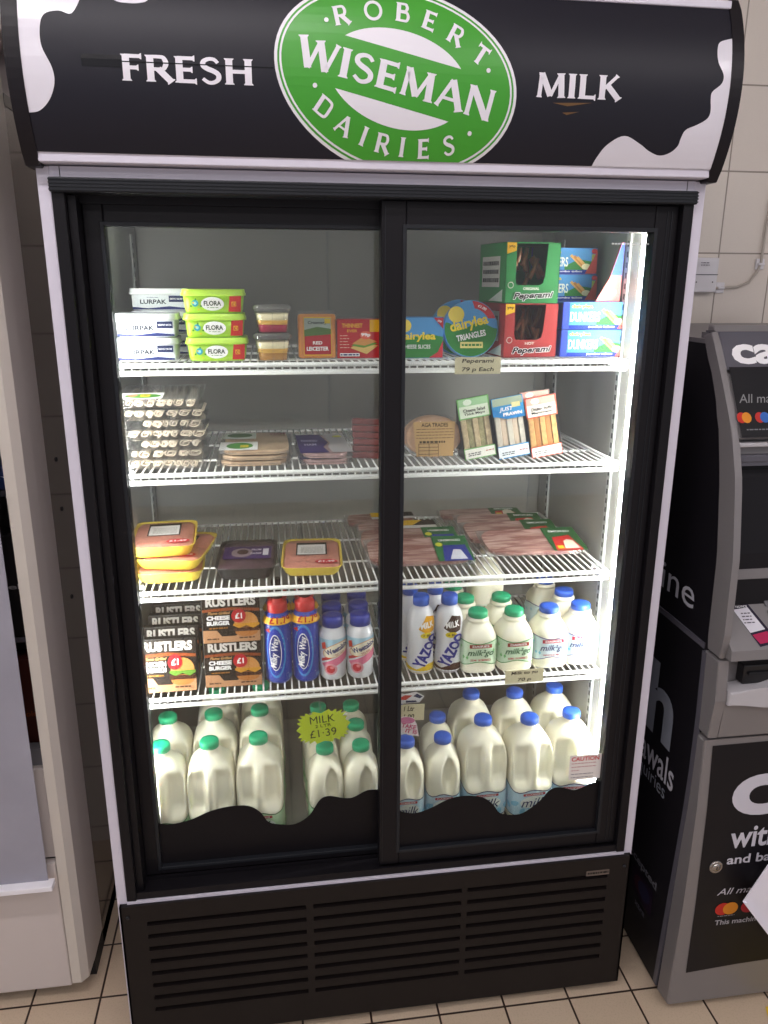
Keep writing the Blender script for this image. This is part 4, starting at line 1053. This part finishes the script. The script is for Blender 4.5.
a = Art(); a.poly([(-.036, .004), (.036, .004), (.040, .074), (-.042, .074)], mat('kraft_label', '#b99462', .6)); a.text('AGA TRADES', 0, .0675, .052, P('#3a2c1c'), h=.008, bold=.02); a.lines(-.036, .036, .038, .062, 4, P('#6b5434'), .0014, 2)
a.lines(-.03, .02, .030, .036, 1, P('#4a3a22'), .004, 3); a.polys([[(-.032, z), (.006, z), (.006, z+.001), (-.032, z+.001)] for z in (.008, .015, .022, .029)]+[[(x, .004), (x+.001, .004), (x+.001, .030), (x, .030)] for x in (-.032, -.012, .006)], P('#4a3a22'))
a.build('label', t, front(-.0055))
# sandwich wedges
BREAD = mat('sandwich_bread', '#c6b08c', .7, noise=.22, nscale=120, bump=.6); BREADW = mat('sandwich_white', '#d3cbbd', .7, noise=.12, nscale=120, bump=.6); BREADO = mat('sandwich_orange', '#c99a5c', .7, noise=.25, nscale=120, bump=.6)
def sandwich(label, loc, rot, card, cardn, accent, bread, title, filling):
    w, h, d = .067, .124, .062; t = thing('sandwich_pack', label, 'sandwich', loc, rot, 'boxed sandwich wedges')
    W = w/2; dark = mat('sandwich_side', '#26262a', .3)
    b = MB(); tri = [(.004, 0), (.016, h), (.020, h), (d, .0)]
    for x0 in (-W, W-.0012): b.prism(tri, 'x', x0, x0+.0012, dark)
    b.prism([(.004, 0), (d, 0), (d, .001), (.004, .001)], 'x', -W, W, dark); b.prism([(.020, h), (d, 0), (d-.0015, 0), (.0185, h-.001)], 'x', -W, W, dark)
    b.build('carton', t)
    b = MB(); n = 5
    for k in range(n):
        x0 = -W+.003+k*(w-.006)/n; x1 = x0+(w-.006)/n-.0006; o = .0025 if k in (1, 3) else .001
        b.prism([(.005+o, .003), (.0145+o, h*.80), (d*.58, .003)], 'x', x0, x1, bread if k not in (1, 3) else filling, bev=.001)
    b.build('sandwich', t)
    yy = lambda v: .0035+.0125*v/h
    mp = lambda u, v, dd: (u, yy(v)-dd, v)
    b = MB(); b.loft([[(-W, yy(.0)+.0006, 0), (W, yy(0)+.0006, 0)], [(-W, yy(h)+.0006, h), (W, yy(h)+.0006, h)]], FILM, False, False, closed=False, smooth=False); b.build('clear_window', t)
    a = Art(); C = mat(cardn, card, .5)
    if accent == 'blue':
        a.rect(-W, h*.70, W, h, P('#3f8fc8')); a.rect(-W+.002, h*.87, W-.002, h-.001, P('#9fae9a')); a.poly([(-W, h*.84), (-W, h*.72), (-.005, h*.64), (W, h*.64), (W, h*.70), (0, h*.70)], P('#2f7fc0')); a.text('JUST', -.004, h*.80, .03, PRINTWHITE, h=.010, shear=.2); a.text('PRAWN', .008, h*.72, .040, PRINTWHITE, h=.007, bold=.04); a.rect(.008, h*.82, .026, h*.90, P('#d8cf9a'))
        a.rect(-W+.001, .001, W-.001, .025, P('#e2e8ee')); a.polys([[(-W, 0), (W, 0), (W, .002), (-W, .002)], [(-W, .024), (W, .024), (W, .026), (-W, .026)]], P('#3f8fc8'))
    else:
        E2 = P(accent); a.rect(-W, h*.66, W, h, E2); a.rect(-W+.003, h*.68, W-.003, h*.985, C); a.rect(-W+.003, h*.87, W-.003, h*.985, P('#9fc79a') if 'green' in cardn else P('#dfa79a'))
        a.ell(-.012, h*.93, .009, .006, P('#dfe8da')); a.text(title[0], 0, h*.80, .046, P('#2b2b2b'), h=.0065); a.text(title[1], 0, h*.735, .044, P('#2b2b2b'), h=.0065)
        a.rect(-W, 0, W, .023, E2); a.rect(-W+.002, .002, W-.002, .021, P('#ece9e2'))
    a.lines(-W+.008, .004, .006, .014, 2, P('#55555a'), .002, 3); a.lines(.012, W-.004, .010, .016, 1, P('#b05a4a'), .002, 3)
    a.build('label', t, mp)
    return t
sandwich('boxed sandwich wedge with pale green label, leftmost of the leaning three', (.217, .168, Z2), (0, -.16, .03), '#d9e2cf', 'label_green', '#79b06a', BREAD, ('Cheese Salad', 'Thick Mayo'), mat('salad', '#a39a70', .7, noise=.3, nscale=90))
sandwich('boxed sandwich wedge with bright blue label, middle of the leaning three', (.288, .166, Z2), (0, -.16, .02), '#3f8fc8', 'label_blue', 'blue', BREADW, ('', ''), mat('tuna', '#d8c3ae', .6))
s3 = sandwich('boxed sandwich wedge with white and coral label, rightmost of the leaning three', (.359, .168, Z2), (0, -.16, .02), '#e9dfd6', 'label_coral', '#c95a48', BREADO, ('Chicken Stuffin', 'Mayonnaise'), mat('stuffing', '#b57a3c', .6))
sandwich('boxed sandwich wedge standing behind the coral labelled one, only its top showing', (.366, .245, Z2), (0, -.10, .02), '#d6cec8', 'label_grey', '#8a7a74', BREAD, ('Chicken', 'Sandwich'), mat('tuna', '#d8c3ae', .6))

# ---- third shelf -----------------------------------------------------------
Z3 = zS[3]+.0005
def tray(label, w, d, h, loc, rz, kind, group=None):
    t = thing('meat_tray', label, 'meat tray', loc, (0, 0, rz), group); N = 44
    m = mat('tray_yellow', '#e3c94a', .45) if kind == 'y' else mat('tray_black', '#17151a', .3)
    def ring(k, z): return [(x, d/2+y, z) for x, y in ring_even(w/2-(1-k)*w/2, d/2-(1-k)*w/2, 9, N)]
    b = MB(); b.loft([ring(.80, 0), ring(.86, .004), ring(.97, h-.003), ring(1.0, h-.001), ring(1.0, h), ring(.965, h-.001), ring(.85, .006), ring(.5, .006)], m); b.build('tray', t)
    b = MB(); M_ = mat('minced_pork', '#cf8a7a', .5, noise=.2, nscale=110, bump=.7) if kind == 'y' else mat('black_tray_meat', '#4f3842', .4, noise=.3, nscale=50)
    b.loft([ring(.84, .007), ring(.93, h*.7), ring(.86, h*.93), ring(.4, h*.98)], M_); b.build('meat', t)
    b = MB(); b.loft([ring(.995, h+.0002), ring(.99, h+.0008)], FILM2); b.build('clear_film', t)
    a = Art()
    if kind == 'y':
        a.rect(-.034, d*.40, .032, d*.40+.080, P('#23211f')); a.rect(-.031, d*.40+.003, .029, d*.40+.066, P('#e3e0df')); a.lines(-.024, .024, d*.42+.006, d*.42+.048, 6, P('#8a8684'), .0022, 4)
        a.ell(.030, d*.17, .023, .012, P('#c02630')); a.text('£1.49', .030, d*.17, .034, PRINTWHITE, h=.010, bold=.03)
    else:
        a.rect(-w*.40, d*.30, w*.40, d*.72, P('#3b2358')); a.ell(-.012, d*.51, .022, .028, P('#8a7a80')); a.ell(-.010, d*.53, .012, .016, P('#3a2018')); a.text('FROM', .018, d*.60, .02, P('#d9cfe0'), h=.011); a.text('FARM', .018, d*.47, .022, P('#d9cfe0'), h=.011); a.rect(.032, d*.40, .044, d*.62, P('#cfcbd6'))
    a.build('label', t, top(h+.0012)); return t
gy = 'yellow meat trays'
tray('yellow meat tray at the bottom of the left stack', .135, .185, .0245, (-.418, .140, Z3), .04, 'y', gy)
tray('yellow meat tray in the middle of the left stack, turned slightly', .135, .185, .0245, (-.424, .143, Z3+.0265), -.16, 'y', gy)
tray('yellow meat tray on top of the left stack with white label', .130, .18, .0245, (-.4295, .147, Z3+.053), .05, 'y', gy)
tray('yellow meat tray lying alone beside the black tray', .128, .19, .022, (-.136, .142, Z3), -.06, 'y', gy)
tray('black meat tray with purple label between the yellow trays', .124, .185, .027, (-.270, .140, Z3), -.04, 'b')
BAC = mat('bacon', '#b98078', .4, noise=.3, nscale=35)
def streaks(m, sx, sy):
    nt = m.node_tree; n = [x for x in nt.nodes if x.type == 'TEX_NOISE'][0]; tc = [x for x in nt.nodes if x.type == 'TEX_COORD'][0]
    mp = nt.nodes.new('ShaderNodeMapping'); mp.inputs['Scale'].default_value = (sx, sy, 1); n.inputs['Scale'].default_value = 1; n.inputs['Distortion'].default_value = 1.2
    nt.links.new(tc.outputs['Object'], mp.inputs['Vector']); nt.links.new(mp.outputs[0], n.inputs['Vector'])
    r = [x for x in nt.nodes if x.type == 'VALTORGB'][0]; r.color_ramp.elements[0].color = (*hexc('#8d5752'), 1); r.color_ramp.elements[1].color = (*hexc('#c9a79d'), 1)
    r.color_ramp.elements[0].position = .42; r.color_ramp.elements[1].position = .62
streaks(BAC, 9, 75)
def bacon(label, loc, rot, w=.235, d=.125, style='rg', group=None, seed=1):
    t = flat_pack('bacon_pack', label, w, d, .011, loc, BAC, 3, rot, group, seed=seed); t['category'] = 'bacon pack'
    a = Art(); r = random.Random(seed)
    x0, x1 = w/2-.082, w/2-.004
    if style == 'rg':
        a.rect(x0, .004, x1, d-.006, P('#2a5a34')); a.poly([(x0+.006, .004), (x1-.01, .004), (x1-.022, d*.62), (x0+.014, d*.55)], P('#b52a2a')); a.text('SMOKED', (x0+x1)/2, d*.78, .05, PRINTWHITE, h=.010); a.poly([(x0+.028, .012), (x0+.062, .012), (x0+.056, .05), (x0+.044, .056), (x0+.034, .048)], P('#d9cfc0')); a.rect(x0+.012, .012, x0+.026, .026, P('#d8b52a'))
    elif style == 'gb':
        a.rect(x0, .004, x1, d-.006, P('#24643a')); a.poly([(x0+.012, .004), (x1-.004, .004), (x1-.008, d*.60), (x0+.020, d*.60)], P('#27358a')); a.text('UNSMOKED', (x0+x1)/2, d*.78, .05, PRINTWHITE, h=.010); a.poly([(x0+.026, .010), (x0+.064, .010), (x0+.056, .052), (x0+.040, .054)], P('#cfcfdc')); a.ell(x0+.012, d*.62, .008, .009, P('#cfcf3a'))
    else:
        a.rect(x0-.03, .03, x1, d-.006, P('#d8d5d2')); a.rect(x0-.03, d*.55, x1, d-.006, P('#22201f')); a.poly([(x0-.03, d*.55), (x0+.02, d*.55), (x0+.05, d-.006), (x0-.03, d-.006)], P('#d9ad2a'))
    a.build('label', t, top(.0114)); return t
gR, gL = 'bacon packs with red and green labels', 'bacon packs by the centre stile'
bacon('bacon pack with green and red label, frontmost at the right', (.368, .205, Z3), (.15, 0, -.02), group=gR, seed=1)
bacon('bacon pack with green and red label, second from the front at the right', (.345, .292, Z3), (.10, 0, -.03), group=gR, seed=2)
bacon('bacon pack with green and red label, third from the front at the right', (.340, .392, Z3), (.08, 0, -.08), .22, .10, group=gR, seed=3)
bacon('bacon pack with green and red label, rearmost at the right', (.315, .487, Z3), (.0, 0, -.06), .22, .08, group=gR, seed=8)
bacon('bacon pack with green and red label, frontmost of the left pair', (.100, .172, Z3), (.16, 0, -.03), style='gb', group=gL, seed=4)['label'] = 'bacon pack with green and blue label, frontmost at the centre stile'
bacon('bacon pack with green and blue label just behind the front one', (.096, .262, Z3), (.10, 0, -.02), style='gb', group=gL, seed=5)
bacon('bacon pack with yellow and black label, nearer of two behind the blue ones', (.085, .375, Z3), (.06, 0, 0), .20, .09, style='yb', group=gL, seed=6)
bacon('bacon pack with yellow and black label, rearmost by the centre stile', (.055, .462, Z3), (.06, 0, 0), .18, .08, style='yb', group=gL, seed=7)

# =====================================================================================
# CASH MACHINE
# =====================================================================================
AT = thing('cash_machine', 'black and grey freestanding cash machine to the right of the fridge', 'cash machine', (0, 0, 0))
def interp(T, z):
    T = sorted(T)
    if z <= T[0][0]: return T[0][1]
    for (a0, b0), (a1, b1) in zip(T, T[1:]):
        if z <= a1: return b0+(b1-b0)*(z-a0)/(a1-a0)
    return T[-1][1]
YB = [(1.479, .090), (1.415, .043), (1.338, .0035), (1.225, -.026), (1.08, -.050), (.9, -.056), (.72, -.0645), (.55, -.064), (.0, -.030)]
YF = [(1.494, .063), (1.41, .008), (1.32, -.046), (1.235, -.076), (1.095, -.101), (.93, -.108), (.895, -.100)]
ABLK = mat('machine_black', '#131116', .45, spec=.25); AGREY = mat('machine_grey', '#837f80', .42, .25, bump=.06, nscale=400); ADK = mat('machine_dark_grey', '#55535c', .4); ALT = mat('machine_light', '#b9b6ba', .35)
X0, X1 = .632, 1.14
b = MB(); zs = [.012+(1.470-.012)*i/30 for i in range(31)]
side = [(interp(YB, z)+.004, z) for z in zs]
b.prism(side+[(.65, 1.470), (.65, .012)], 'x', X0, X1, ABLK); b.build('cabinet', AT)
b = MB(); b.prism([(.07, 1.4705), (.66, 1.4705), (.66, 1.479), (.085, 1.479)], 'x', X0-.002, X1, AGREY); b.build('top_cover', AT)
# side trims and printed words
b = MB(); b.box(X0-.003, X0+.001, -.045, .60, .884, .896, ADK)
edge = [(interp(YB, z)-.001, z) for z in [.02+.86*i/12 for i in range(13)]]
b.prism(edge+[(y+.014, z) for y, z in edge[::-1]], 'x', X0-.004, X0, ADK); b.build('side_trim', AT)
amap = lambda u, v, d: (X0-.0005-d, -u, v)
SW = P('#b9b9c2'); SG = P('#8a8f9a')
a = Art()
a.text('machine', -.012-.20, .972, .40, SW, h=.062, bold=.0); a.build('side_lettering', AT, amap); a = Art()
a.text('cash', -.035-.23, .682, .46, SG, h=.178, bold=.03); a.build('side_lettering', AT, amap); a = Art()
a.text('withdrawals', -.025-.155, .545, .35, SW, h=.068, bold=.01); a.text('balance enquiries', -.033-.165, .486, .33, SG, h=.046, bold=.0); a.build('side_lettering', AT, amap); a = Art()
a.text('cards accepted', .0-.15, .245, .26, P('#6c6c74'), h=.028); a.build('side_lettering', AT, amap)
a = Art(); a.rect(-.13, .155, -.03, .225, P('#221426')); a.ell(-.09, .19, .03, .022, P('#3a1626')); a.ell(-.07, .19, .03, .022, P('#22203a')); a.text('xtra', -.08, .135, .05, P('#5c5c66'), h=.014); a.build('card_mark', AT, amap)
# upper fascia: cheeks and recessed front
b = MB(); z0, z1 = .889, 1.494
zz = [z0+(z1-z0)*i/24 for i in range(25)]
ck = [(interp(YF, z)-.0, z) for z in zz]; bk = [(interp(YB, z), min(z, 1.486)) for z in zz]
b.prism(ck+bk[::-1], 'x', .629, .643, AGREY, bev=.004, seg=2); b.prism(ck+bk[::-1], 'x', X1-.026, X1, AGREY, bev=.004, seg=2)
SHF = [(.095, 1.49), (.045, 1.426), (.012, 1.42), (.0, 1.40), (-.052, 1.31), (-.030, 1.30), (-.036, 1.255), (-.012, 1.25), (-.030, 1.055), (-.048, 1.050), (-.050, 1.03), (-.034, 1.025), (-.040, .985), (-.118, .912), (-.120, .892), (-.05, .889)]
b.prism(SHF+[(.09, .889), (.12, 1.49)], 'x', .642, X1-.026, AGREY, bev=.0); b.build('upper_fascia', AT)
hd_y = lambda v: .052-.578*(1.49-v)-.003
a = Art()
# top sign + black strip, following the slope
fm = lambda u, v, d: (u, interp([(1.49, .052), (1.40, .0), (1.31, -.052)], v)-d-.0045, v)
hf = lambda v: .062-.66*(1.494-v)
b = MB(); b.prism([(hf(1.494), 1.494), (hf(1.494)+.05, 1.494), (hf(1.426)+.03, 1.426), (hf(1.426), 1.426)], 'x', .643, X1-.02, ADK, bev=.002); b.prism([(hf(1.505)+.002, 1.505), (.09, 1.505), (.09, 1.494), (hf(1.494)-.001, 1.494)], 'x', .636, X1-.01, AGREY, bev=.002); hs = b.build('header_panel', AT)
a = Art(); a.text('cashzone', .659+.20, 1.461, .40, PRINTWHITE, h=.050, bold=.035); a.build('header_lettering', hs, lambda u, v, d: (u, hf(v)-d-.0006, v))
a = Art(); a.rect(.6435, 1.312, X1-.027, 1.432, ABLK); a.text('All major cards accepted', .651+.125, 1.375, .25, P('#8a8a8c'), h=.020, bold=-.0, shear=.2)
def mc(a, x, z, r=.012, c1='#c2342c', c2='#d98a2c'):
    a.ell(x, z, r*1.05, r, P(c1)); a.ell(x+r*1.1, z, r*1.05, r, P(c2))
mc(a, .650, 1.345, .009); mc(a, .686, 1.345, .009, c1='#b5342f', c2='#3a68b5'); mc(a, .722, 1.345, .009)
a.lines(.655, .70, 1.322, 1.328, 1, P('#7c7c80'), .002); a.build('black_strip', AT, fm)
fs = lambda u, v, d: (u, -.013-.082*(1.25-v)-d, v)
b = MB(); b.box(.657, X1-.028, -.044, -.020, 1.255, 1.262, ADK); b.box(.645, X1-.028, -.050, -.022, 1.292, 1.300, ALT, .002); b.box(.645, X1-.028, -.046, -.020, 1.262, 1.276, ADK, .002); b.build('silver_band', AT)
b = MB(); b.loft([[fs(.672, 1.062, .004), fs(X1-.04, 1.062, .004)], [fs(.672, 1.243, .004), fs(X1-.04, 1.243, .004)]], mat('screen_glass', '#0b0a0e', .3, spec=.15), False, False, closed=False, smooth=False)
b.build('screen', AT)
b = MB()
for i in range(4):
    for k in range(3):
        x = .752+k*.026; f = i/4; y = -.046-.07*(f*.8+.06); z = .979-.066*(f*.8+.06)
        b.box(-.010, .010, -.006, .006, 0, .005, mat('key_grey', '#6d6b6e', .4), .002, M=Matrix.Translation((x, y, z)) @ Matrix.Rotation(.75, 4, 'X'))
b.build('keypad', AT)
a = Art(); cm = lambda u, v, d: (u, -.040-.078*(.985-v)/.073-d-.0006, v+d*.8)
a.poly([(0.6700, .975), (0.7080, .977), (0.7440, .921), (0.7020, .916)], P('#262034')); a.poly([(0.6730, .970), (0.7050, .972), (0.7250, .940), (0.6920, .936)], P('#d8d5dd')); a.poly([(0.6940, .933), (0.7270, .937), (0.7370, .923), (0.7040, .920)], P('#b02a55'))
a.text('NOTICE', .692, .9735, .024, PRINTWHITE, h=.003); a.lines(.686, .708, .948, .966, 4, P('#55505c'), .0016, 3); a.build('notice_sticker', AT, cm)
# middle block with dispenser
b = MB(); mz0, mz1 = .713, .884
b.prism([(-.102, mz1), (-.107, .80), (-.098, mz0), (-.060, mz0), (-.050, mz1)], 'x', .629, .652, AGREY, bev=.004, seg=2); b.prism([(-.102, mz1), (-.107, .80), (-.098, mz0), (-.06, mz0), (-.05, mz1)], 'x', 1.09, X1, AGREY, bev=.004, seg=2)
b.prism([(-.105, .790), (-.097, mz0), (-.055, mz0), (-.055, .79)], 'x', .652, 1.09, AGREY); b.prism([(-.070, .79), (-.070, mz1), (-.04, mz1), (-.04, .79)], 'x', .652, 1.09, AGREY)
mbk = b.build('dispenser_block', AT)
b = MB(); b.box(.690, 1.06, -.092, -.068, .825, .866, mat('slot_black', '#151316', .35), .003); b.box(.700, 1.05, -.096, -.090, .846, .852, BLACK_RIB); b.build('cash_slot', mbk)
b = MB(); lip = [(.653, .822), (.72, .824), (.745, .832), (.80, .836), (1.0, .836), (1.09, .822), (1.09, .790), (1.0, .782), (.76, .780), (.73, .790), (.653, .792)]
b.prism(lip, 'y', -.116, -.072, ALT, bev=.005, seg=2); b.build('dispenser_lip', mbk)
# lower door
b = MB(); dp = [(-.091, .704), (-.096, .55), (-.094, .30), (-.0835, .02), (-.035, .012), (-.062, .55), (-.06, .704)]
b.prism(dp, 'x', .629, X1, AGREY, bev=.005, seg=2); ld = b.build('lower_door', AT)
ly = [(.704, -.091), (.55, -.096), (.30, -.094), (.02, -.0835)]
lm = lambda u, v, d: (u, interp(ly, v)-.0008-d, v)
a = Art(); a.poly([(.647, .691), (X1-.02, .695), (X1-.02, .125), (.90, .122), (.78, .118), (.662, .110), (.657, .3), (.651, .55)], ABLK)
a.text('Cash', .704+.16, .568, .32, P('#c9c6d0'), h=.098, bold=.07); a.text('withdrawals', .714+.155, .468, .31, P('#c9c6d0'), h=.056, bold=.02); a.text('and balance enquiries', .714+.165, .408, .33, P('#c9c6d0'), h=.030, bold=.02)
a.text('All major cards', .708+.09, .327, .19, P('#c9c6d0'), h=.022, shear=.3, bold=0); mc(a, .722, .283, .0165); mc(a, .782, .283, .0165, '#b02a35', '#b02a35'); mc(a, .84, .283, .0165)
a.lines(.712, .752, .262, .268, 1, P('#8a8890'), .002); a.text('This machine is free to use', .708+.11, .248, .22, P('#a8a6ae'), h=.014); a.build('door_print', ld, lm, cv=[.15, .2, .25, .3, .35, .4, .45, .5, .55, .6, .65])
b = MB(); M = Matrix.Translation((.690, -.0955, .398)) @ Matrix.Rotation(PI/2, 4, 'X')
b.lathe([(.0150, -.002), (.0150, .003), (.0125, .0045), (.011, .0035), (.0085, .0035), (.0085, .0055), (.004, .006)], mat('lock_chrome', '#a8a29e', .25, .9), 30, M=M); b.box(.689, .691, -.1022, -.101, .394, .402, BLACK_MATT); b.build('lock', ld)
# white sheet taped on the door, corner showing
t = thing('paper_sheet', 'white sheet of paper set at an angle in front of the cash machine door', 'paper', (.738, -.133, .335), (0, 0, 0))
b = MB(); b.prism([(0, 0), (.054, .108), (.30, .12), (.30, -.20), (.098, -.130)], 'y', -.001, .001, mat('white_paper', '#e8e5f0', .6)); b.prism([(0, 0), (.098, -.130), (.103, -.124), (.006, .002)], 'y', -.006, -.001, mat('white_paper', '#e8e5f0', .6)); b.prism([(.05, .0), (.12, .0), (.12, .02), (.05, .02)], 'y', .001, .033, mat('white_paper', '#e8e5f0', .6)); b.build('folded_sheet', t)
b = MB(); b.prism([(.828, -.18), (.86, -.105), (.98, -.105), (.98, -.22), (.84, -.26)], 'z', .0003, .0018, mat('yellow_floor_vinyl', '#d9b62a', .5)); tag(b.build('floor_marking'), 'yellow vinyl marking on the floor tiles at the right edge', 'floor marking')

# =====================================================================================
# OPEN CHILLER ON THE LEFT
# =====================================================================================
CH = thing('open_chiller', 'beige open chiller cabinet with pulled down grey blind at the left edge', 'chiller')
BEI = mat('chiller_beige', '#c9bfbb', .38); BEID = mat('chiller_beige_post', '#cdc5bb', .4)
b = MB(); b.prism([(-.700, .135), (-.680, .135), (-.666, .150), (-.664, .205), (-.664, .288), (-.700, .288)], 'z', .045, 2.15, BEID, bev=.002); b.build('corner_post', CH)
b = MB(); b.box(-.690, -.664, .288, .665, .001, 1.885, mat('side_panel_taupe', '#5c5148', .10, spec=.6)); sp = b.build('side_panel', CH)
b = MB(); b.prism([(.288, 1.885), (.665, 1.885), (.665, 1.905), (.288, 1.905)], 'x', -.694, -.662, mat('rail_grey', '#5c5853', .4)); b.build('top_edge', sp)
for z in (1.215, 1.105, .9):
    b = MB(); b.lathe([(.005, 0), (.005, .002), (.002, .003)], BLACK_RIB, 12, M=Matrix.Translation((-.664, .36, z)) @ Matrix.Rotation(PI/2, 4, 'Y')); b.build('screw', sp)
b = MB(); b.box(-1.9, -.703, .140, .16, .035, .372, BEI, .004); b.box(-1.9, -.703, .150, .17, .378, .60, BEI, .004); b.box(-1.9, -.664, .20, .66, .0, .04, BLACK_MATT)
b.box(-1.9, -.70, .640, .66, .04, 2.1, BEI); b.box(-1.9, -.70, .15, .66, 2.05, 2.15, BEI); b.box(-1.9, -1.88, .15, .66, .04, 2.1, BEI); b.build('cabinet', CH)
b = MB(); b.box(-1.88, -.70, .17, .64, .56, .575, ADK)
for z in (.88, 1.19, 1.5): b.box(-1.88, -.70, .20, .64, z-.012, z, ADK)
b.box(-1.88, -.702, .165, .19, .600, .640, mat('riser_grey', '#77757a', .4)); b.build('chiller_shelf', CH)
BL = mat('blind_grey', '#9a98a3', .75, noise=.06, nscale=8, bump=.3)
b = MB(); b.prism([(.125, 2.1), (.120, .33), (.1185, .33), (.1235, 2.1)], 'x', -1.85, -.7155, BL); bl = b.build('night_blind', CH)
b = MB(); b.box(-1.86, -.703, .098, .125, .334, .347, mat('bar_white', '#f0edf2', .3), .002); b.build('blind_bar', bl)
def chill_item(label, z, h, c, rows, name='packet', cat='packet'):
    t = thing(name, label, cat, (-.735, .20, z)); b = MB(); b.box(-.033, .033, 0, .05, 0, h, mat('pk_'+c.strip('#'), c, .4), .004, 2); b.build('carton', t)
    a = Art()
    for i, (s, col) in enumerate(rows): a.text(s, .0, h*(1-(i+.7)/(len(rows)+.4)), .05, P(col), h=h*.12 if h < .2 else h*.05, rot=0)
    a.build('front_print', t, front(0)); return t
chill_item('small blue carton in the gap beside the grey blind', 1.1905, .050, '#2a3f78', [('ISEY', '#c9d2e6')])
chill_item('black packet in the gap beside the grey blind, below the blue carton', .8805, .22, '#1f1c1f', [('deli', '#a8a4a8')])
chill_item('dark brown tall carton low in the gap beside the grey blind', .5755, .255, '#4a2018', [('cooler', '#8a4a30')], 'drink_carton', 'drink carton')

# =====================================================================================
# WALL FITTINGS
# =====================================================================================
t = thing('junction_box', 'white electrical box on the tiled wall just right of the fridge', 'electrical box', (.945, .679, 1.605))
b = MB(); b.box(-.040, .032, -.022, 0, -.046, .042, mat('plastic_white', '#dcd9dd', .35), .003); b.box(-.040, .032, -.0235, -.02, -.002, 0, ADK); b.build('box_body', t)
a = Art(); a.lines(-.02, .004, .02, .032, 2, P('#6a6670'), .002); a.ell(.018, -.02, .002, .002, P('#55505a'), n=10); a.ell(-.028, -.02, .002, .002, P('#55505a'), n=10); a.build('print_and_screws', t, front(-.024))
for nm, loc in (('white cable clip close to the electrical box', (.998, .679, 1.571)), ('white cable clip at the top of the bend in the wall cable', (1.105, .679, 1.632))):
    t = thing('cable_clip', nm, 'cable clip', loc); b = MB(); b.box(-.012, .012, -.006, .001, -.014, .014, mat('plastic_white', '#dcd9dd', .35), .002); b.box(-.009, .009, -.013, -.006, -.003, .003, mat('plastic_white', '#dcd9dd', .35), .001); b.build('clip_body', t)
CBL = mat('cable_cream', '#b5aca2', .5)
t = thing('wall_cable', 'cream cable curving along the wall tiles from the electrical box', 'cable')
b = MB(); b.tube(smooth_pts([(0, 0), (1, 1)], 1) and [(.975, .673, 1.568), (1.0, .671, 1.571), (1.045, .672, 1.573), (1.078, .672, 1.585), (1.097, .672, 1.61), (1.105, .671, 1.635), (1.107, .672, 1.70), (1.113, .673, 1.9), (1.12, .673, 2.3)], .0035, CBL, 8); b.build('cable', t)
t = thing('hanging_cable', 'thin white cable hanging down the wall beside the fridge', 'cable')
b = MB(); b.tube([(.912, .672, 1.57), (.920, .671, 1.54), (.921, .672, 1.50), (.916, .672, 1.47), (.915, .674, 1.3), (.93, .674, 1.0)], .003, mat('plastic_white', '#dcd9dd', .35), 8); b.build('cable', t)
b = MB(); b.prism([(1.155, 1.925), (1.19, 1.93), (1.23, 1.921), (1.28, 1.93), (1.28, 1.945), (1.2, 1.952), (1.16, 1.94)], 'y', .678, .6802, mat('plaster_patch', '#dedbd8', .5, bump=.8, nscale=60)); tag(b.build('plaster_patch'), 'rough white plaster smear on the wall tile right of the sign', 'plaster patch')

# =====================================================================================
# LIGHT, CAMERA
# =====================================================================================
w = bpy.data.worlds.new('World'); sc.world = w; w.use_nodes = True
w.node_tree.nodes['Background'].inputs[0].default_value = (.80, .79, .85, 1); w.node_tree.nodes['Background'].inputs[1].default_value = .36

cam = bpy.data.cameras.new('Camera'); co = bpy.data.objects.new('Camera', cam); COL.objects.link(co)
fw = Vector((.1392409, .94930872, -.28182427)); rt = Vector((.989603, -.14374834, .00472513)); dn = Vector((-.03602616, -.27955207, -.95945441))
co.matrix_world = Matrix(((rt.x, -dn.x, -fw.x, -.20839), (rt.y, -dn.y, -fw.y, -1.36003), (rt.z, -dn.z, -fw.z, 1.58199), (0, 0, 0, 1)))
cam.sensor_fit = 'HORIZONTAL'; cam.sensor_width = 36; cam.lens = 783.81*36/768; cam.clip_start = .02
sc.camera = co
sc.cycles.transparent_max_bounces = 48
sc.view_settings.view_transform = 'Standard'; sc.view_settings.look = 'None'; sc.view_settings.gamma = 1; sc.view_settings.use_curve_mapping = False
sc.view_settings.exposure = 0.75
